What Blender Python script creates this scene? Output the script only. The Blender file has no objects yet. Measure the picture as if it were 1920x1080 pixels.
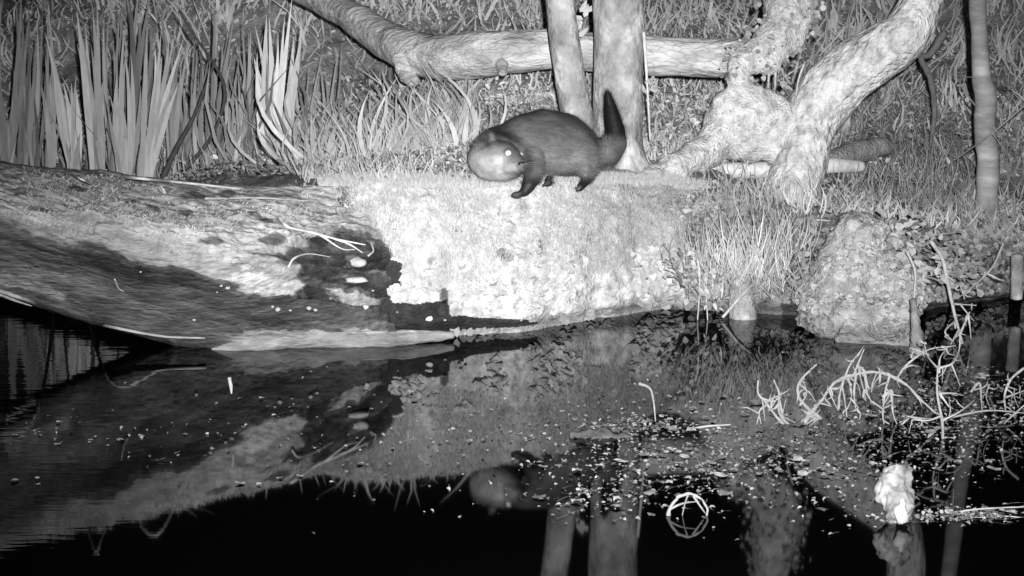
import bpy, bmesh, math, random
import numpy as np
from mathutils import Vector
from mathutils.bvhtree import BVHTree

# ------------------------------------------------------------------ camera, light, exposure
S = bpy.context.scene
FPX = 3500.0                      # focal length in pixels of a 1920 px wide frame
CH = 1.35                         # camera height above the water
PITCH = math.radians(10.0)
cam_d = bpy.data.cameras.new("camera"); cam = bpy.data.objects.new("camera", cam_d)
S.collection.objects.link(cam); S.camera = cam
cam.location = (0, 0, CH); cam.rotation_euler = (math.pi/2 - PITCH, 0, 0)
cam_d.sensor_width = 36; cam_d.lens = 36*FPX/1920; cam_d.clip_start = 0.05; cam_d.clip_end = 500

W = bpy.data.worlds.new("World"); S.world = W; W.use_nodes = True
W.node_tree.nodes["Background"].inputs[0].default_value = (1, 1, 1, 1)
W.node_tree.nodes["Background"].inputs[1].default_value = 0.0006      # moonless night

# the infrared lamp of the wildlife camera, mounted beside its lens
ld = bpy.data.lights.new("infrared_lamp", 'SPOT'); lo = bpy.data.objects.new("infrared_lamp", ld)
S.collection.objects.link(lo)
lo.location = (0.07, 0.0, CH + 0.09)
ld.energy = 3100; ld.spot_size = math.radians(52); ld.spot_blend = 1.0; ld.shadow_soft_size = 0.018
aim = Vector((0.20, 6.7, 0.40)) - lo.location
lo.rotation_euler = aim.to_track_quat('-Z', 'Y').to_euler()

S.view_settings.view_transform = 'Standard'; S.view_settings.look = 'None'
S.view_settings.exposure = 0.0; S.view_settings.gamma = 1.0
S.render.engine = 'CYCLES'
S.cycles.use_denoising = True
S.cycles.max_bounces = 5; S.cycles.diffuse_bounces = 2; S.cycles.glossy_bounces = 3
S.cycles.transparent_max_bounces = 4

rng = np.random.default_rng(7); random.seed(7)
cp, sp = math.cos(PITCH), math.sin(PITCH)
def at(px, py, Y):
    """world point seen at pixel (px,py) of the 1920x1080 frame, at distance Y"""
    px, py, Y = np.broadcast_arrays(np.asarray(px, float), np.asarray(py, float), np.asarray(Y, float))
    u = (px-960)/FPX; v = (py-540)/FPX
    t = Y/(cp - v*sp)
    return np.stack([u*t, Y, CH + t*(-sp - v*cp)], -1)
def Yz(py, z=0.0):
    v = (np.asarray(py, float)-540)/FPX
    return (z-CH)*(cp - v*sp)/(-sp - v*cp)
def topx(P):
    P = np.asarray(P, float); d = P - np.array([0, 0, CH])
    f = d[..., 1]*cp - d[..., 2]*sp; up = d[..., 1]*sp + d[..., 2]*cp
    return 960 + FPX*d[..., 0]/f, 540 - FPX*up/f
PX = 0.00191                      # metres per pixel at the bank

# ------------------------------------------------------------------ noise
def _h(i, j, k, s):
    n = (i*374761393 + j*668265263 + k*2147483647 + s*1274126177) & 0xffffffff
    n = ((n ^ (n >> 13))*1274126177) & 0xffffffff
    n = ((n ^ (n >> 16))*2246822519) & 0xffffffff
    return ((n ^ (n >> 15)) & 0xffffff)/float(0xffffff)
def vn(p, s=0):
    p = np.asarray(p, float); i = np.floor(p).astype(np.int64); f = p - i; f = f*f*(3-2*f)
    r = 0
    for a in (0, 1):
        for b in (0, 1):
            for c in (0, 1):
                w = (f[..., 0] if a else 1-f[..., 0])*(f[..., 1] if b else 1-f[..., 1])*(f[..., 2] if c else 1-f[..., 2])
                r = r + w*_h(i[..., 0]+a, i[..., 1]+b, i[..., 2]+c, s)
    return r*2-1
def fbm(p, o=4, s=0):
    p = np.asarray(p, float); r = 0; a = 1.0; t = 0
    for k in range(o):
        r = r + a*vn(p*(2.03**k) + 17.3*k, s+k); t += a; a *= .5
    return r/t
def interp(x, ks): return np.interp(x, [k[0] for k in ks], [k[1] for k in ks])
def sstep(a, b, x):
    t = np.clip((x-a)/(b-a), 0, 1); return t*t*(3-2*t)
def inpoly(x, y, poly):
    x = np.asarray(x); y = np.asarray(y); c = np.zeros(x.shape, bool); n = len(poly)
    for i in range(n):
        x1, y1 = poly[i]; x2, y2 = poly[i-1]
        if y1 == y2: continue
        m = ((y1 > y) != (y2 > y)) & (x < (x2-x1)*(y-y1)/(y2-y1) + x1); c ^= m
    return c

# ------------------------------------------------------------------ materials (all grey: the camera sees infrared only)
def mat(name, base=0.3, var=0.25, scale=8.0, stretch=(1, 1, 1), bump=0.4, bscale=30.0, rough=0.8, attr=True, voro=0.0, vscale=20.0,
        bdist=0.01, spec=0.2, spots=0.0, sscale=14.0):
    m = bpy.data.materials.new(name); m.use_nodes = True; nt = m.node_tree; N = nt.nodes; L = nt.links
    b = N["Principled BSDF"]; b.inputs["Roughness"].default_value = rough; b.inputs["Specular IOR Level"].default_value = spec
    tc = N.new("ShaderNodeTexCoord"); mp = N.new("ShaderNodeMapping"); mp.inputs["Scale"].default_value = stretch
    L.new(tc.outputs["Object"], mp.inputs[0])
    n1 = N.new("ShaderNodeTexNoise"); n1.inputs["Scale"].default_value = scale; n1.inputs["Detail"].default_value = 6
    n1.inputs["Roughness"].default_value = .65
    L.new(mp.outputs[0], n1.inputs["Vector"])
    mr = N.new("ShaderNodeMapRange"); mr.inputs[1].default_value = .3; mr.inputs[2].default_value = .7
    mr.inputs[3].default_value = max(1-var*1.6, 0.02); mr.inputs[4].default_value = 1+var
    L.new(n1.outputs[0], mr.inputs[0]); val = mr.outputs[0]
    def mul(a, b2):
        q = N.new("ShaderNodeMath"); q.operation = 'MULTIPLY'
        L.new(a, q.inputs[0])
        if isinstance(b2, (int, float)): q.inputs[1].default_value = b2
        else: L.new(b2, q.inputs[1])
        return q.outputs[0]
    if spots:
        n3 = N.new("ShaderNodeTexNoise"); n3.inputs["Scale"].default_value = sscale; n3.inputs["Detail"].default_value = 3
        L.new(mp.outputs[0], n3.inputs["Vector"])
        r3 = N.new("ShaderNodeMapRange"); r3.inputs[1].default_value = .52; r3.inputs[2].default_value = .62
        r3.inputs[3].default_value = 1; r3.inputs[4].default_value = 1+spots
        L.new(n3.outputs[0], r3.inputs[0]); val = mul(val, r3.outputs[0])
    if voro:
        vo = N.new("ShaderNodeTexVoronoi"); vo.feature = 'DISTANCE_TO_EDGE'; vo.inputs["Scale"].default_value = vscale
        nw = N.new("ShaderNodeTexNoise"); nw.inputs["Scale"].default_value = vscale*.7; L.new(mp.outputs[0], nw.inputs["Vector"])
        ad = N.new("ShaderNodeVectorMath"); ad.operation = 'MULTIPLY_ADD'; ad.inputs[1].default_value = (.09,)*3
        L.new(nw.outputs["Color"], ad.inputs[0]); L.new(mp.outputs[0], ad.inputs[2]); L.new(ad.outputs[0], vo.inputs["Vector"])
        r4 = N.new("ShaderNodeMapRange"); r4.inputs[1].default_value = 0; r4.inputs[2].default_value = .07
        r4.inputs[3].default_value = 1-voro; r4.inputs[4].default_value = 1
        L.new(vo.outputs["Distance"], r4.inputs[0]); val = mul(val, r4.outputs[0]); crack = r4.outputs[0]
    if attr:
        at_ = N.new("ShaderNodeAttribute"); at_.attribute_name = "alb"; val = mul(val, at_.outputs["Fac"])
    else:
        val = mul(val, float(base))
    cl = N.new("ShaderNodeClamp"); cl.inputs[2].default_value = .88; L.new(val, cl.inputs[0])
    L.new(cl.outputs[0], b.inputs["Base Color"])
    n2 = N.new("ShaderNodeTexNoise"); n2.inputs["Scale"].default_value = bscale; n2.inputs["Detail"].default_value = 5
    L.new(mp.outputs[0], n2.inputs["Vector"])
    bp = N.new("ShaderNodeBump"); bp.inputs["Strength"].default_value = bump; bp.inputs["Distance"].default_value = bdist
    hgt = n2.outputs[0]
    if voro: hgt = mul(hgt, crack)
    L.new(hgt, bp.inputs["Height"]); L.new(bp.outputs[0], b.inputs["Normal"])
    return m

M_earth = mat("earth_and_moss", var=.35, scale=22, bump=.9, bscale=70, bdist=.012)
M_rotwood = mat("rotten_wood", var=.30, scale=14, stretch=(.8, 1.2, 2.2), bump=1.0, bscale=30, bdist=.012, rough=.7, spec=.3)
M_bark = mat("rough_bark", var=.34, scale=24, bump=1.0, bscale=34, stretch=(.9, 1, .75), bdist=.03, spots=.2, sscale=13, voro=.12, vscale=16)
M_smooth = mat("mottled_bark", var=.34, scale=12, bump=.8, bscale=34, stretch=(1, 1, .8), bdist=.02, spots=.35, sscale=11)
M_ring = mat("ringed_bark", var=.2, scale=9, bump=.6, bscale=20, stretch=(.8, .8, 3), bdist=.01, spots=.5, sscale=4)
M_log = mat("flaking_bark", var=.3, scale=12, bump=1.0, bscale=30, voro=.22, vscale=26, stretch=(.4, 1, 1.2), bdist=.018, spots=.15, sscale=12)
M_leaf = mat("leaf", var=.16, scale=40, bump=.15, bscale=90, rough=.55, bdist=.003, spec=.25)
M_blade = mat("blade", var=.14, scale=20, stretch=(3, 3, .5), bump=.1, bscale=60, rough=.5, bdist=.002, spec=.3)
M_twig = mat("peeled_twig", var=.22, scale=30, bump=.5, bscale=90, rough=.7, bdist=.004)
M_fur = mat("otter_fur", var=.2, scale=26, bump=.35, bscale=150, stretch=(.5, 1, 1), rough=.55, bdist=.004, spec=.35)
M_moss = mat("moss_hummock", var=.28, scale=26, bump=1.0, bscale=80, bdist=.014, spots=.15)

def plain(name, v, rough=.5, spec=.5, coat=0):
    m = bpy.data.materials.new(name); m.use_nodes = True; nt = m.node_tree
    b = nt.nodes["Principled BSDF"]; b.inputs["Roughness"].default_value = rough; b.inputs["Specular IOR Level"].default_value = spec
    n = nt.nodes.new("ShaderNodeTexNoise"); n.inputs["Scale"].default_value = 60
    r = nt.nodes.new("ShaderNodeMapRange"); r.inputs[3].default_value = v*.92; r.inputs[4].default_value = min(v*1.06, 1)
    nt.links.new(n.outputs[0], r.inputs[0]); nt.links.new(r.outputs[0], b.inputs["Base Color"])
    b.inputs["Coat Weight"].default_value = coat
    return m
M_eye = plain("eyeshine", .98, .25, 1.0, 1.0)
M_nose = plain("nose_skin", .03, .35)
M_claw = plain("claw", .12, .4)

def water_mat():
    m = bpy.data.materials.new("still_pond_water"); m.use_nodes = True; nt = m.node_tree; N = nt.nodes; L = nt.links
    b = N["Principled BSDF"]; b.inputs["Base Color"].default_value = (.0015, .0015, .0015, 1); b.inputs["Roughness"].default_value = .03
    b.inputs["IOR"].default_value = 1.29
    tc = N.new("ShaderNodeTexCoord"); mp = N.new("ShaderNodeMapping"); mp.inputs["Scale"].default_value = (1.2, 5.0, 1)
    L.new(tc.outputs["Object"], mp.inputs[0])
    n = N.new("ShaderNodeTexNoise"); n.inputs["Scale"].default_value = 4.0; n.inputs["Detail"].default_value = 2
    L.new(mp.outputs[0], n.inputs["Vector"])
    bp = N.new("ShaderNodeBump"); bp.inputs["Distance"].default_value = .006
    sx = N.new("ShaderNodeSeparateXYZ"); L.new(tc.outputs["Object"], sx.inputs[0])      # a faint breath of ripples in the left corner
    rr = N.new("ShaderNodeMapRange"); rr.inputs[1].default_value = -.75; rr.inputs[2].default_value = -1.5; rr.inputs[3].default_value = .0; rr.inputs[4].default_value = .14
    L.new(sx.outputs["X"], rr.inputs[0]); L.new(rr.outputs[0], bp.inputs["Strength"])
    L.new(n.outputs[0], bp.inputs["Height"]); L.new(bp.outputs[0], b.inputs["Normal"])
    return m
M_water = water_mat()

# ------------------------------------------------------------------ mesh helpers
def mk(name, V, F, m, alb=None, parent=None, label=None, cat=None, group=None, kind=None, smooth=True, origin=None):
    V = np.asarray(V, float).reshape(-1, 3)
    if parent is not None: o0 = np.array(parent['_o'])
    elif origin is not None: o0 = np.array(origin, float)
    else: o0 = np.array([V[:, 0].mean(), V[:, 1].mean(), V[:, 2].min()])
    me = bpy.data.meshes.new(name)
    if isinstance(F, np.ndarray):
        k = F.shape[1]
        me.vertices.add(len(V)); me.vertices.foreach_set("co", (V-o0).astype(np.float32).ravel())
        me.loops.add(F.size); me.loops.foreach_set("vertex_index", F.astype(np.int32).ravel())
        me.polygons.add(len(F)); me.polygons.foreach_set("loop_start", np.arange(0, F.size, k, dtype=np.int32))
        me.update(calc_edges=True); me.validate()
    else:
        me.from_pydata([tuple(v) for v in (V-o0)], [], F); me.update()
    if smooth: me.polygons.foreach_set("use_smooth", np.ones(len(me.polygons), bool))
    if alb is not None:
        a = me.attributes.new("alb", 'FLOAT', 'POINT')
        a.data.foreach_set("value", np.broadcast_to(np.asarray(alb, np.float32), (len(V),)).copy().ravel())
    me.materials.append(m)
    o = bpy.data.objects.new(name, me); S.collection.objects.link(o)
    if parent is not None: o.parent = parent
    else:
        o.location = o0; o['_o'] = list(map(float, o0))
    tag(o, label, cat, group, kind)
    return o
def tag(o, label=None, cat=None, group=None, kind=None):
    if label: o['label'] = label
    if cat: o['category'] = cat
    if group: o['group'] = group
    if kind: o['kind'] = kind
def empty(name, loc, label, cat, group=None):
    e = bpy.data.objects.new(name, None); S.collection.objects.link(e); e.location = loc; e.empty_display_size = .1
    e['_o'] = [float(c) for c in loc]; tag(e, label, cat, group); return e
def join(parts):
    """list of (V,F(ndarray quads),alb) -> one"""
    Vs, Fs, As = [], [], []; k = 0
    for V, F, a in parts:
        V = np.asarray(V).reshape(-1, 3); Vs.append(V); Fs.append(F+k); As.append(np.broadcast_to(np.asarray(a, float), (len(V),))); k += len(V)
    return np.concatenate(Vs), np.concatenate(Fs), np.concatenate(As)
def gridF(n, m):
    i = np.arange(n-1)[:, None]*m + np.arange(m-1)[None, :]
    return np.stack([i, i+1, i+m+1, i+m], -1).reshape(-1, 4)
def spline(P, n):
    P = np.asarray(P, float); k = len(P)
    if k == 2: t = np.linspace(0, 1, n)[:, None]; return P[0]*(1-t)+P[1]*t
    Q = np.vstack([2*P[0]-P[1], P, 2*P[-1]-P[-2]]); ts = np.linspace(0, k-1-1e-9, n); i = ts.astype(int); f = (ts-i)[:, None]
    a, b, c, d = Q[i], Q[i+1], Q[i+2], Q[i+3]
    return .5*((2*b)+(-a+c)*f+(2*a-5*b+4*c-d)*f*f+(-a+3*b-3*c+d)*f**3)
def tube(P, R, n=24, seg=12, noise=0.0, nscale=6.0, seed=0, ridges=0.0, alb=.3, albvar=0.0, flat=1.0):
    """P control points (k,3), R radii (k) -> quads, closed ends"""
    Q = spline(np.column_stack([np.asarray(P, float), np.asarray(R, float)]), n); C = Q[:, :3]; r = np.maximum(Q[:, 3], 1e-4)
    T = np.gradient(C, axis=0); T /= np.linalg.norm(T, axis=1)[:, None]+1e-12
    up = np.array([0., 1., 0.]) if abs(T[:, 1]).max() < .9 else np.array([0.3, 0., 1.])
    A = np.cross(T, up); A /= np.linalg.norm(A, axis=1)[:, None]+1e-9; B = np.cross(T, A)
    th = np.linspace(0, 2*np.pi, seg, endpoint=False)
    D = A[:, None]*np.cos(th)[None, :, None] + flat*B[:, None]*np.sin(th)[None, :, None]
    V = C[:, None] + D*r[:, None, None]
    if noise:
        nn = fbm(V*nscale/ max(r.mean()*10, .02) if nscale < 0 else V*nscale, 4, seed)
        rr = np.stack([np.cos(th)*2.5, np.sin(th)*2.5], -1)
        if ridges:
            L = np.cumsum(np.r_[0, np.linalg.norm(np.diff(C, axis=0), axis=1)])
            q = np.concatenate([np.broadcast_to(rr[None]*1.4, (n, seg, 2)), np.broadcast_to((L*3)[:, None, None], (n, seg, 1))], -1)
            nn = nn*(1-ridges) + fbm(q*1.6, 3, seed+5)*ridges
        V = V + D*(r[:, None]*noise*nn)[..., None]*2
    a = np.full((n, seg), alb)
    if albvar: a = a*(1+albvar*fbm(V*9, 3, seed+9))
    V = V.reshape(-1, 3); i = np.arange(n-1)[:, None]*seg; j = np.arange(seg)[None]
    F = np.stack([i+j, i+(j+1) % seg, i+seg+(j+1) % seg, i+seg+j], -1).reshape(-1, 4)
    # caps (degenerate-free fans as quads are skipped: close with centre points using triangles-as-quads)
    V = np.vstack([V, C[0]-T[0]*r[0]*.3, C[-1]+T[-1]*r[-1]*.3]); c0, c1 = len(V)-2, len(V)-1
    js = np.arange(0, seg-1, 2) if seg % 2 == 0 else np.arange(0, seg-1, 2)
    cap0 = np.stack([np.full(len(js), c0), (js+2) % seg, js+1, js], -1)
    b = (n-1)*seg; cap1 = np.stack([np.full(len(js), c1), b+js, b+js+1, b+(js+2) % seg], -1)
    F = np.vstack([F, cap0, cap1]); a = np.r_[a.ravel(), alb, alb]
    return V, F, a
def ptube(pts, Y, r, **k):
    """tube from pixel polyline; r in pixels at distance (scaled); pts (px,py) or (px,py,Y)"""
    P = []; 
    for i, p in enumerate(pts):
        y = p[2] if len(p) > 2 else (Y[i] if hasattr(Y, '__len__') else Y)
        P.append(at(p[0], p[1], y))
    P = np.array(P); R = np.broadcast_to(np.asarray(r, float), (len(P),)) * P[:, 1]/cp/FPX
    k.setdefault('n', max(6, len(P)*5)); k.setdefault('seg', 8)
    return tube(P, R, **k)
def blob(chains, voxel=.008, smooth=6, extra=0):
    """union of tapering sphere chains, remeshed into one continuous surface"""
    bm = bmesh.new()
    base = bmesh.new(); bmesh.ops.create_icosphere(base, subdivisions=3, radius=1)
    bv = np.array([v.co[:] for v in base.verts]); bf = [[v.index for v in f.verts] for f in base.faces]; base.free()
    Vs, Fs = [], []; k = 0
    for ch in chains:
        P = np.array([c[:3] for c in ch], float); R = np.array([c[3] for c in ch], float)
        for i in range(len(P)):
            steps = 1 if i == len(P)-1 else max(2, int(np.linalg.norm(P[i+1]-P[i])/(min(R[i], R[i+1])*.22))+1)
            for s in range(steps):
                f = s/steps; j = min(i+1, len(P)-1); c = P[i]*(1-f)+P[j]*f; r = R[i]*(1-f)+R[j]*f
                Vs.append(bv*r+c); Fs += [[a+k for a in q] for q in bf]; k += len(bv)
    bm.free()
    me = bpy.data.meshes.new("tmp"); me.from_pydata([tuple(v) for v in np.concatenate(Vs)], [], Fs)
    o = bpy.data.objects.new("tmp", me); S.collection.objects.link(o)
    md = o.modifiers.new("r", 'REMESH'); md.mode = 'VOXEL'; md.voxel_size = voxel
    if smooth:
        ms = o.modifiers.new("s", 'SMOOTH'); ms.factor = .6; ms.iterations = smooth
    dg = bpy.context.evaluated_depsgraph_get(); dg.update(); ev = o.evaluated_get(dg); m2 = ev.to_mesh()
    V = np.zeros(len(m2.vertices)*3); m2.vertices.foreach_get("co", V); V = V.reshape(-1, 3)
    F = np.array([list(p.vertices) for p in m2.polygons if len(p.vertices) == 4])
    Nn = np.zeros(len(m2.vertices)*3); m2.vertices.foreach_get("normal", Nn); Nn = Nn.reshape(-1, 3)
    ev.to_mesh_clear(); bpy.data.objects.remove(o); bpy.data.meshes.remove(me)
    return V, F, Nn

def blades(B, T, W_, bend=.15, alb=.3, n=5, side=None, taper=.7, fold=0):
    """B base (k,3), T tip (k,3), W_ width (k), -> sword blades"""
    B = np.asarray(B, float).reshape(-1, 3); T = np.asarray(T, float).reshape(-1, 3); k = len(B)
    W_ = np.broadcast_to(np.asarray(W_, float), (k,)); bend = np.broadcast_to(np.asarray(bend, float), (k,))
    if side is None:
        a = rng.uniform(-1.0, 1.0, k); side = np.stack([np.cos(a), np.sin(a)*.8, np.zeros(k)], -1)
    D = T-B; Ln = np.linalg.norm(D, axis=1)
    bd = np.stack([rng.normal(0, 1, k), rng.normal(0, 1, k), np.zeros(k)], -1); bd /= np.linalg.norm(bd, axis=1)[:, None]+1e-9
    t = np.linspace(0, 1, n)
    C = B[:, None]+D[:, None]*t[None, :, None] + (bd*(Ln*bend)[:, None])[:, None]*(4*t*(1-t))[None, :, None]*.5
    w = W_[:, None]*np.where(t < .45, taper+(1-taper)*(t/.45), np.maximum(1-((t-.45)/.55)**1.6, .03))[None, :]*.5
    V = np.stack([C-side[:, None]*w[..., None], C+side[:, None]*w[..., None]], 2)   # k,n,2,3
    i = (np.arange(k)*n*2)[:, None]; j = (np.arange(n-1)*2)[None]
    F = np.stack([i+j, i+j+1, i+j+3, i+j+2], -1).reshape(-1, 4)
    al = np.repeat(np.broadcast_to(np.asarray(alb, float), (k,)), n*2)
    return V.reshape(-1, 3), F, al
def leaves(C, Nn, L, alb, asp=.75, fold=.25):
    """broad leaves: centre (k,3), normal (k,3), length (k)"""
    C = np.asarray(C, float); k = len(C); Nn = Nn/(np.linalg.norm(Nn, axis=1)[:, None]+1e-9)
    r = rng.normal(0, 1, (k, 3)); U = np.cross(Nn, r); U /= np.linalg.norm(U, axis=1)[:, None]+1e-9; Wv = np.cross(Nn, U)
    L = np.broadcast_to(np.asarray(L, float), (k,)); asp = np.broadcast_to(np.asarray(asp, float), (k,))
    # outline: stem, l1,l2,tip,r2,r1, mid1, mid2
    pu = np.array([-.5, -.28, .12, .5, .12, -.28, -.12, .2]); pw = np.array([0, -.5, -.42, 0, .42, .5, 0, 0]); pn = np.array([0, .0, .0, -.12, .0, .0, -.0, -.0])
    pn = pn + np.abs(pw)*fold
    V = C[:, None] + U[:, None]*(pu[None, :]*L[:, None])[..., None] + Wv[:, None]*(pw[None]*(L*asp)[:, None])[..., None] + Nn[:, None]*(pn[None]*L[:, None])[..., None]
    q = np.array([[0, 1, 2, 6], [6, 2, 3, 7], [7, 3, 4, 6], [6, 4, 5, 0]])
    q = np.array([[0, 1, 2, 6], [2, 3, 7, 6], [6, 7, 3, 4], [0, 6, 4, 5]])
    F = (np.arange(k)*8)[:, None, None]+q[None]
    return V.reshape(-1, 3), F.reshape(-1, 4), np.repeat(np.broadcast_to(np.asarray(alb, float), (k,)), 8)

# ------------------------------------------------------------------ water
V = np.array([[-14, .4, 0], [14, .4, 0], [14, 12, 0], [-14, 12, 0]], float)
mk("water", V, np.array([[0, 1, 2, 3]]), M_water, kind='structure', origin=(0, 0, 0))

# ------------------------------------------------------------------ ground: bank face, bank top and the rising slope behind, one sheet
K_w = [(-900, 520), (0, 530), (300, 560), (560, 630), (650, 640), (850, 636), (1000, 624), (1100, 606), (1200, 590), (1245, 584), (1400, 589), (1500, 596),
       (1600, 600), (1720, 590), (1800, 575), (1920, 556), (2700, 500)]
K_c = [(-900, 400), (0, 410), (250, 395), (400, 350), (560, 352), (700, 350), (900, 350), (1100, 345), (1250, 352), (1400, 372), (1500, 385), (1600, 405), (1750, 430), (1920, 440), (2700, 430)]
K_d = [(-900, .3), (0, .35), (560, .16), (700, .13), (850, .16), (1000, .2), (1150, .22), (1245, .3), (1400, .55), (1500, .7), (1700, .7), (1920, .55), (2700, .6)]
cols = np.concatenate([np.linspace(-900, -20, 60), np.linspace(-10, 1950, 620), np.linspace(1975, 2700, 50)])
wv = interp(cols, K_w) + 3*fbm(np.stack([cols/40, cols*0, cols*0], -1), 3, 3); cv = interp(cols, K_c); dv = interp(cols, K_d)
Yw = Yz(wv)
ns = 200; s = np.linspace(0, 1, ns)
def face_pt(px, s_):
    w = interp(px, K_w); c = interp(px, K_c); d = interp(px, K_d); yw = Yz(w)
    py = w + (c-w)*s_; Y = yw + d*(.25*s_ + .75*s_**2.6)
    return at(px, py, Y), py
PXg, Sg = np.meshgrid(cols, s, indexing='ij')
pyg = wv[:, None]+(cv-wv)[:, None]*Sg; Yg = Yw[:, None]+dv[:, None]*(.25*Sg+.75*Sg**2.6)
Pf = at(PXg, pyg, Yg)
Yc = Yw+dv; zc = Pf[:, -1, 2]
# slope behind
K_bg = [(0, 0), (1.0, .06), (1.9, .20), (3.5, .42), (5.5, .75), (8, 1.5), (12, 3.2), (30, 9)]
steps = np.r_[np.linspace(0, 6, 150)[1:], np.linspace(6, 30, 40)[1:]]
def ground_pt(px, d):
    px = np.asarray(px, float); d = np.asarray(d, float)
    w = interp(px, K_w); c = interp(px, K_c); dd = interp(px, K_d)
    Y0 = Yz(w)+dd; P0 = at(px, c, Y0); Y = Y0+d
    x = P0[..., 0]*(Y/Y0); low = interp(px, [(-900, 0), (1300, 0), (1600, -.12), (1900, -.15), (2700, 0)])
    dip = interp(px, [(-900, -.34), (560, -.34), (760, -.20), (900, -.04), (1000, 0)])*sstep(.1, 2.0, d)*(1-sstep(2.6, 5.5, d))
    z = P0[..., 2] + interp(d, K_bg) + low*sstep(0.8, 4, d) + dip
    P = np.stack([x, Y, z], -1)
    P[..., 2] += .05*sstep(.05, 1.2, d)*fbm(P*np.array([1.3, 1.3, 0])+3, 3, 2)
    return P
PXb, Db = np.meshgrid(cols, steps, indexing='ij'); Pb = ground_pt(PXb, Db)
# under water rows
us = np.linspace(1, 0, 8)[:-1]
Pu = np.stack([np.broadcast_to(Pf[:, :1, 0], (len(cols), 7)), Pf[:, :1, 1]+.02*us, Pf[:, :1, 2]-.35*us], -1)
Pu[..., 1] = Pf[:, :1, 1]+.06*us
# surface relief on the face
q = Pf*np.array([1, 1, 1.3])
rel = .055*fbm(q*4, 4, 11) + .02*fbm(q*15, 4, 12) + .008*fbm(q*50, 2, 13)
fade = np.minimum(sstep(0, .08, Sg)*.7+.3, 1)
nrm = np.array([0, -.85, .5])
Pf2 = Pf + nrm*(rel*fade)[..., None]
Pf2[:, :, 1] += .05*(1-sstep(0, .12, Sg))                       # undercut at the waterline
r2 = .02*fbm(Pb*10, 4, 12)+.012*fbm(Pb*30, 3, 15); Pb[..., 2] += r2
G = np.concatenate([Pu, Pf2, Pb], 1)
nP = 7+ns
# albedo
ap, ay = topx(G)
wn = 9*fbm(G*9, 4, 31); wx = ap+wn*1.6; wy = ay+9*fbm(G*9+40, 4, 33)
alb = .33+.45*sstep(7.8, 9.5, G[:, :, 1])*sstep(-300, 500, ap)  # far ground painted paler to offset the lamp's falloff
isface = np.zeros(G.shape[:2], bool); isface[:, :nP+25] = True
mossy = sstep(640, 720, wx)*(1-sstep(1230, 1330, wx))
alb = np.where(isface, .24+.46*mossy*(1-.28*sstep(1040, 1240, wx)), alb)
alb = np.where(isface & (wx > 1300), .30, alb)
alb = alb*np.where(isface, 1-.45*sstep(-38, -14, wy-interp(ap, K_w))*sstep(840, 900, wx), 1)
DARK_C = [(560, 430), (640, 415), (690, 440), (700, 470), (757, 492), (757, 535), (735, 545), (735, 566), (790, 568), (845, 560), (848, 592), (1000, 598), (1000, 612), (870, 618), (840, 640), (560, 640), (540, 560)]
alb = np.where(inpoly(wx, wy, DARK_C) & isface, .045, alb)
alb = np.where(inpoly(wx, wy, [(1250, 540), (1330, 520), (1400, 540), (1440, 560), (1440, 600), (1250, 600)]) & isface, .13, alb)
alb = np.where(inpoly(wx, wy, [(1470, 470), (1560, 450), (1900, 480), (1960, 600), (1470, 610)]) & isface, .07, alb)
for (cx, cy, rx, ry) in [(935, 475, 10, 8), (948, 485, 12, 7), (860, 428, 9, 5), (1015, 462, 6, 14), (1300, 405, 14, 9), (1260, 540, 9, 6), (838, 555, 9, 13), (1290, 372, 9, 5)]:
    alb = np.where((((wx-cx)/rx)**2+((wy-cy)/ry)**2 < 1) & isface, alb*.3, alb)
alb *= 1+.30*fbm(G*5, 4, 41)+.18*fbm(G*24, 3, 42)
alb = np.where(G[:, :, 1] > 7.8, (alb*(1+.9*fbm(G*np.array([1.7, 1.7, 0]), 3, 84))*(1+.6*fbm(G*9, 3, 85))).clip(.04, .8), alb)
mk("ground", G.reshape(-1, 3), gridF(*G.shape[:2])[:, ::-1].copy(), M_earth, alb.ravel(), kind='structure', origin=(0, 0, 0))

GB = BVHTree.FromPolygons([Vector(v) for v in G[::3, ::2].reshape(-1, 3)], gridF(*G[::3, ::2].shape[:2]).tolist())
def onground(px, py, default=8.0):
    """point of the ground seen at a pixel"""
    o = Vector((0, 0, CH)); d = Vector(at(px, py, 5.0))-o; h = GB.ray_cast(o, d.normalized())
    return np.array(h[0]) if h[0] is not None else at(px, py, default)
def drop(x, y):
    h = GB.ray_cast(Vector((x, y, 12)), Vector((0, 0, -1))); return h[0].z if h[0] is not None else .5

# ------------------------------------------------------------------ left: the big rotten trunk half sunk in the pool
LW = [(-400, 470), (-100, 520), (0, 546), (150, 590), (300, 630), (400, 656), (520, 654), (700, 646), (860, 640)]
LC = [(-400, 270), (-100, 288), (0, 300), (150, 315), (300, 335), (430, 349), (640, 352), (720, 380), (860, 500)]
LY = [(-400, 6.12), (0, 6.26), (300, 6.37), (400, 6.42), (520, 6.44), (700, 6.50), (860, 6.60)]      # distance of the underside
LD = [(-400, .2), (0, .24), (300, .25), (450, .22), (640, .28), (760, .12), (860, .04)]
LBel = [(-400, .34), (0, .34), (300, .37), (400, .35), (520, .27), (600, .12), (660, .02), (860, 0)]
lc = np.linspace(-400, 858, 640); nl = 260; ls = np.linspace(0, 1, nl)
PL, SL = np.meshgrid(lc, ls, indexing='ij')
def smo(v, k=70):
    q_ = np.r_[np.full(k, v[0]), v, np.full(k, v[-1])]; q_[:k] = v[0]-(v[k:0:-1]-v[0]); return np.convolve(q_, np.hanning(2*k+1)/np.hanning(2*k+1).sum(), 'valid')
w_ = smo(interp(lc, LW)); c_ = smo(interp(lc, LC), 20); d_ = smo(interp(lc, LD))
pyl = w_[:, None]+(c_-w_)[:, None]*SL
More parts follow.
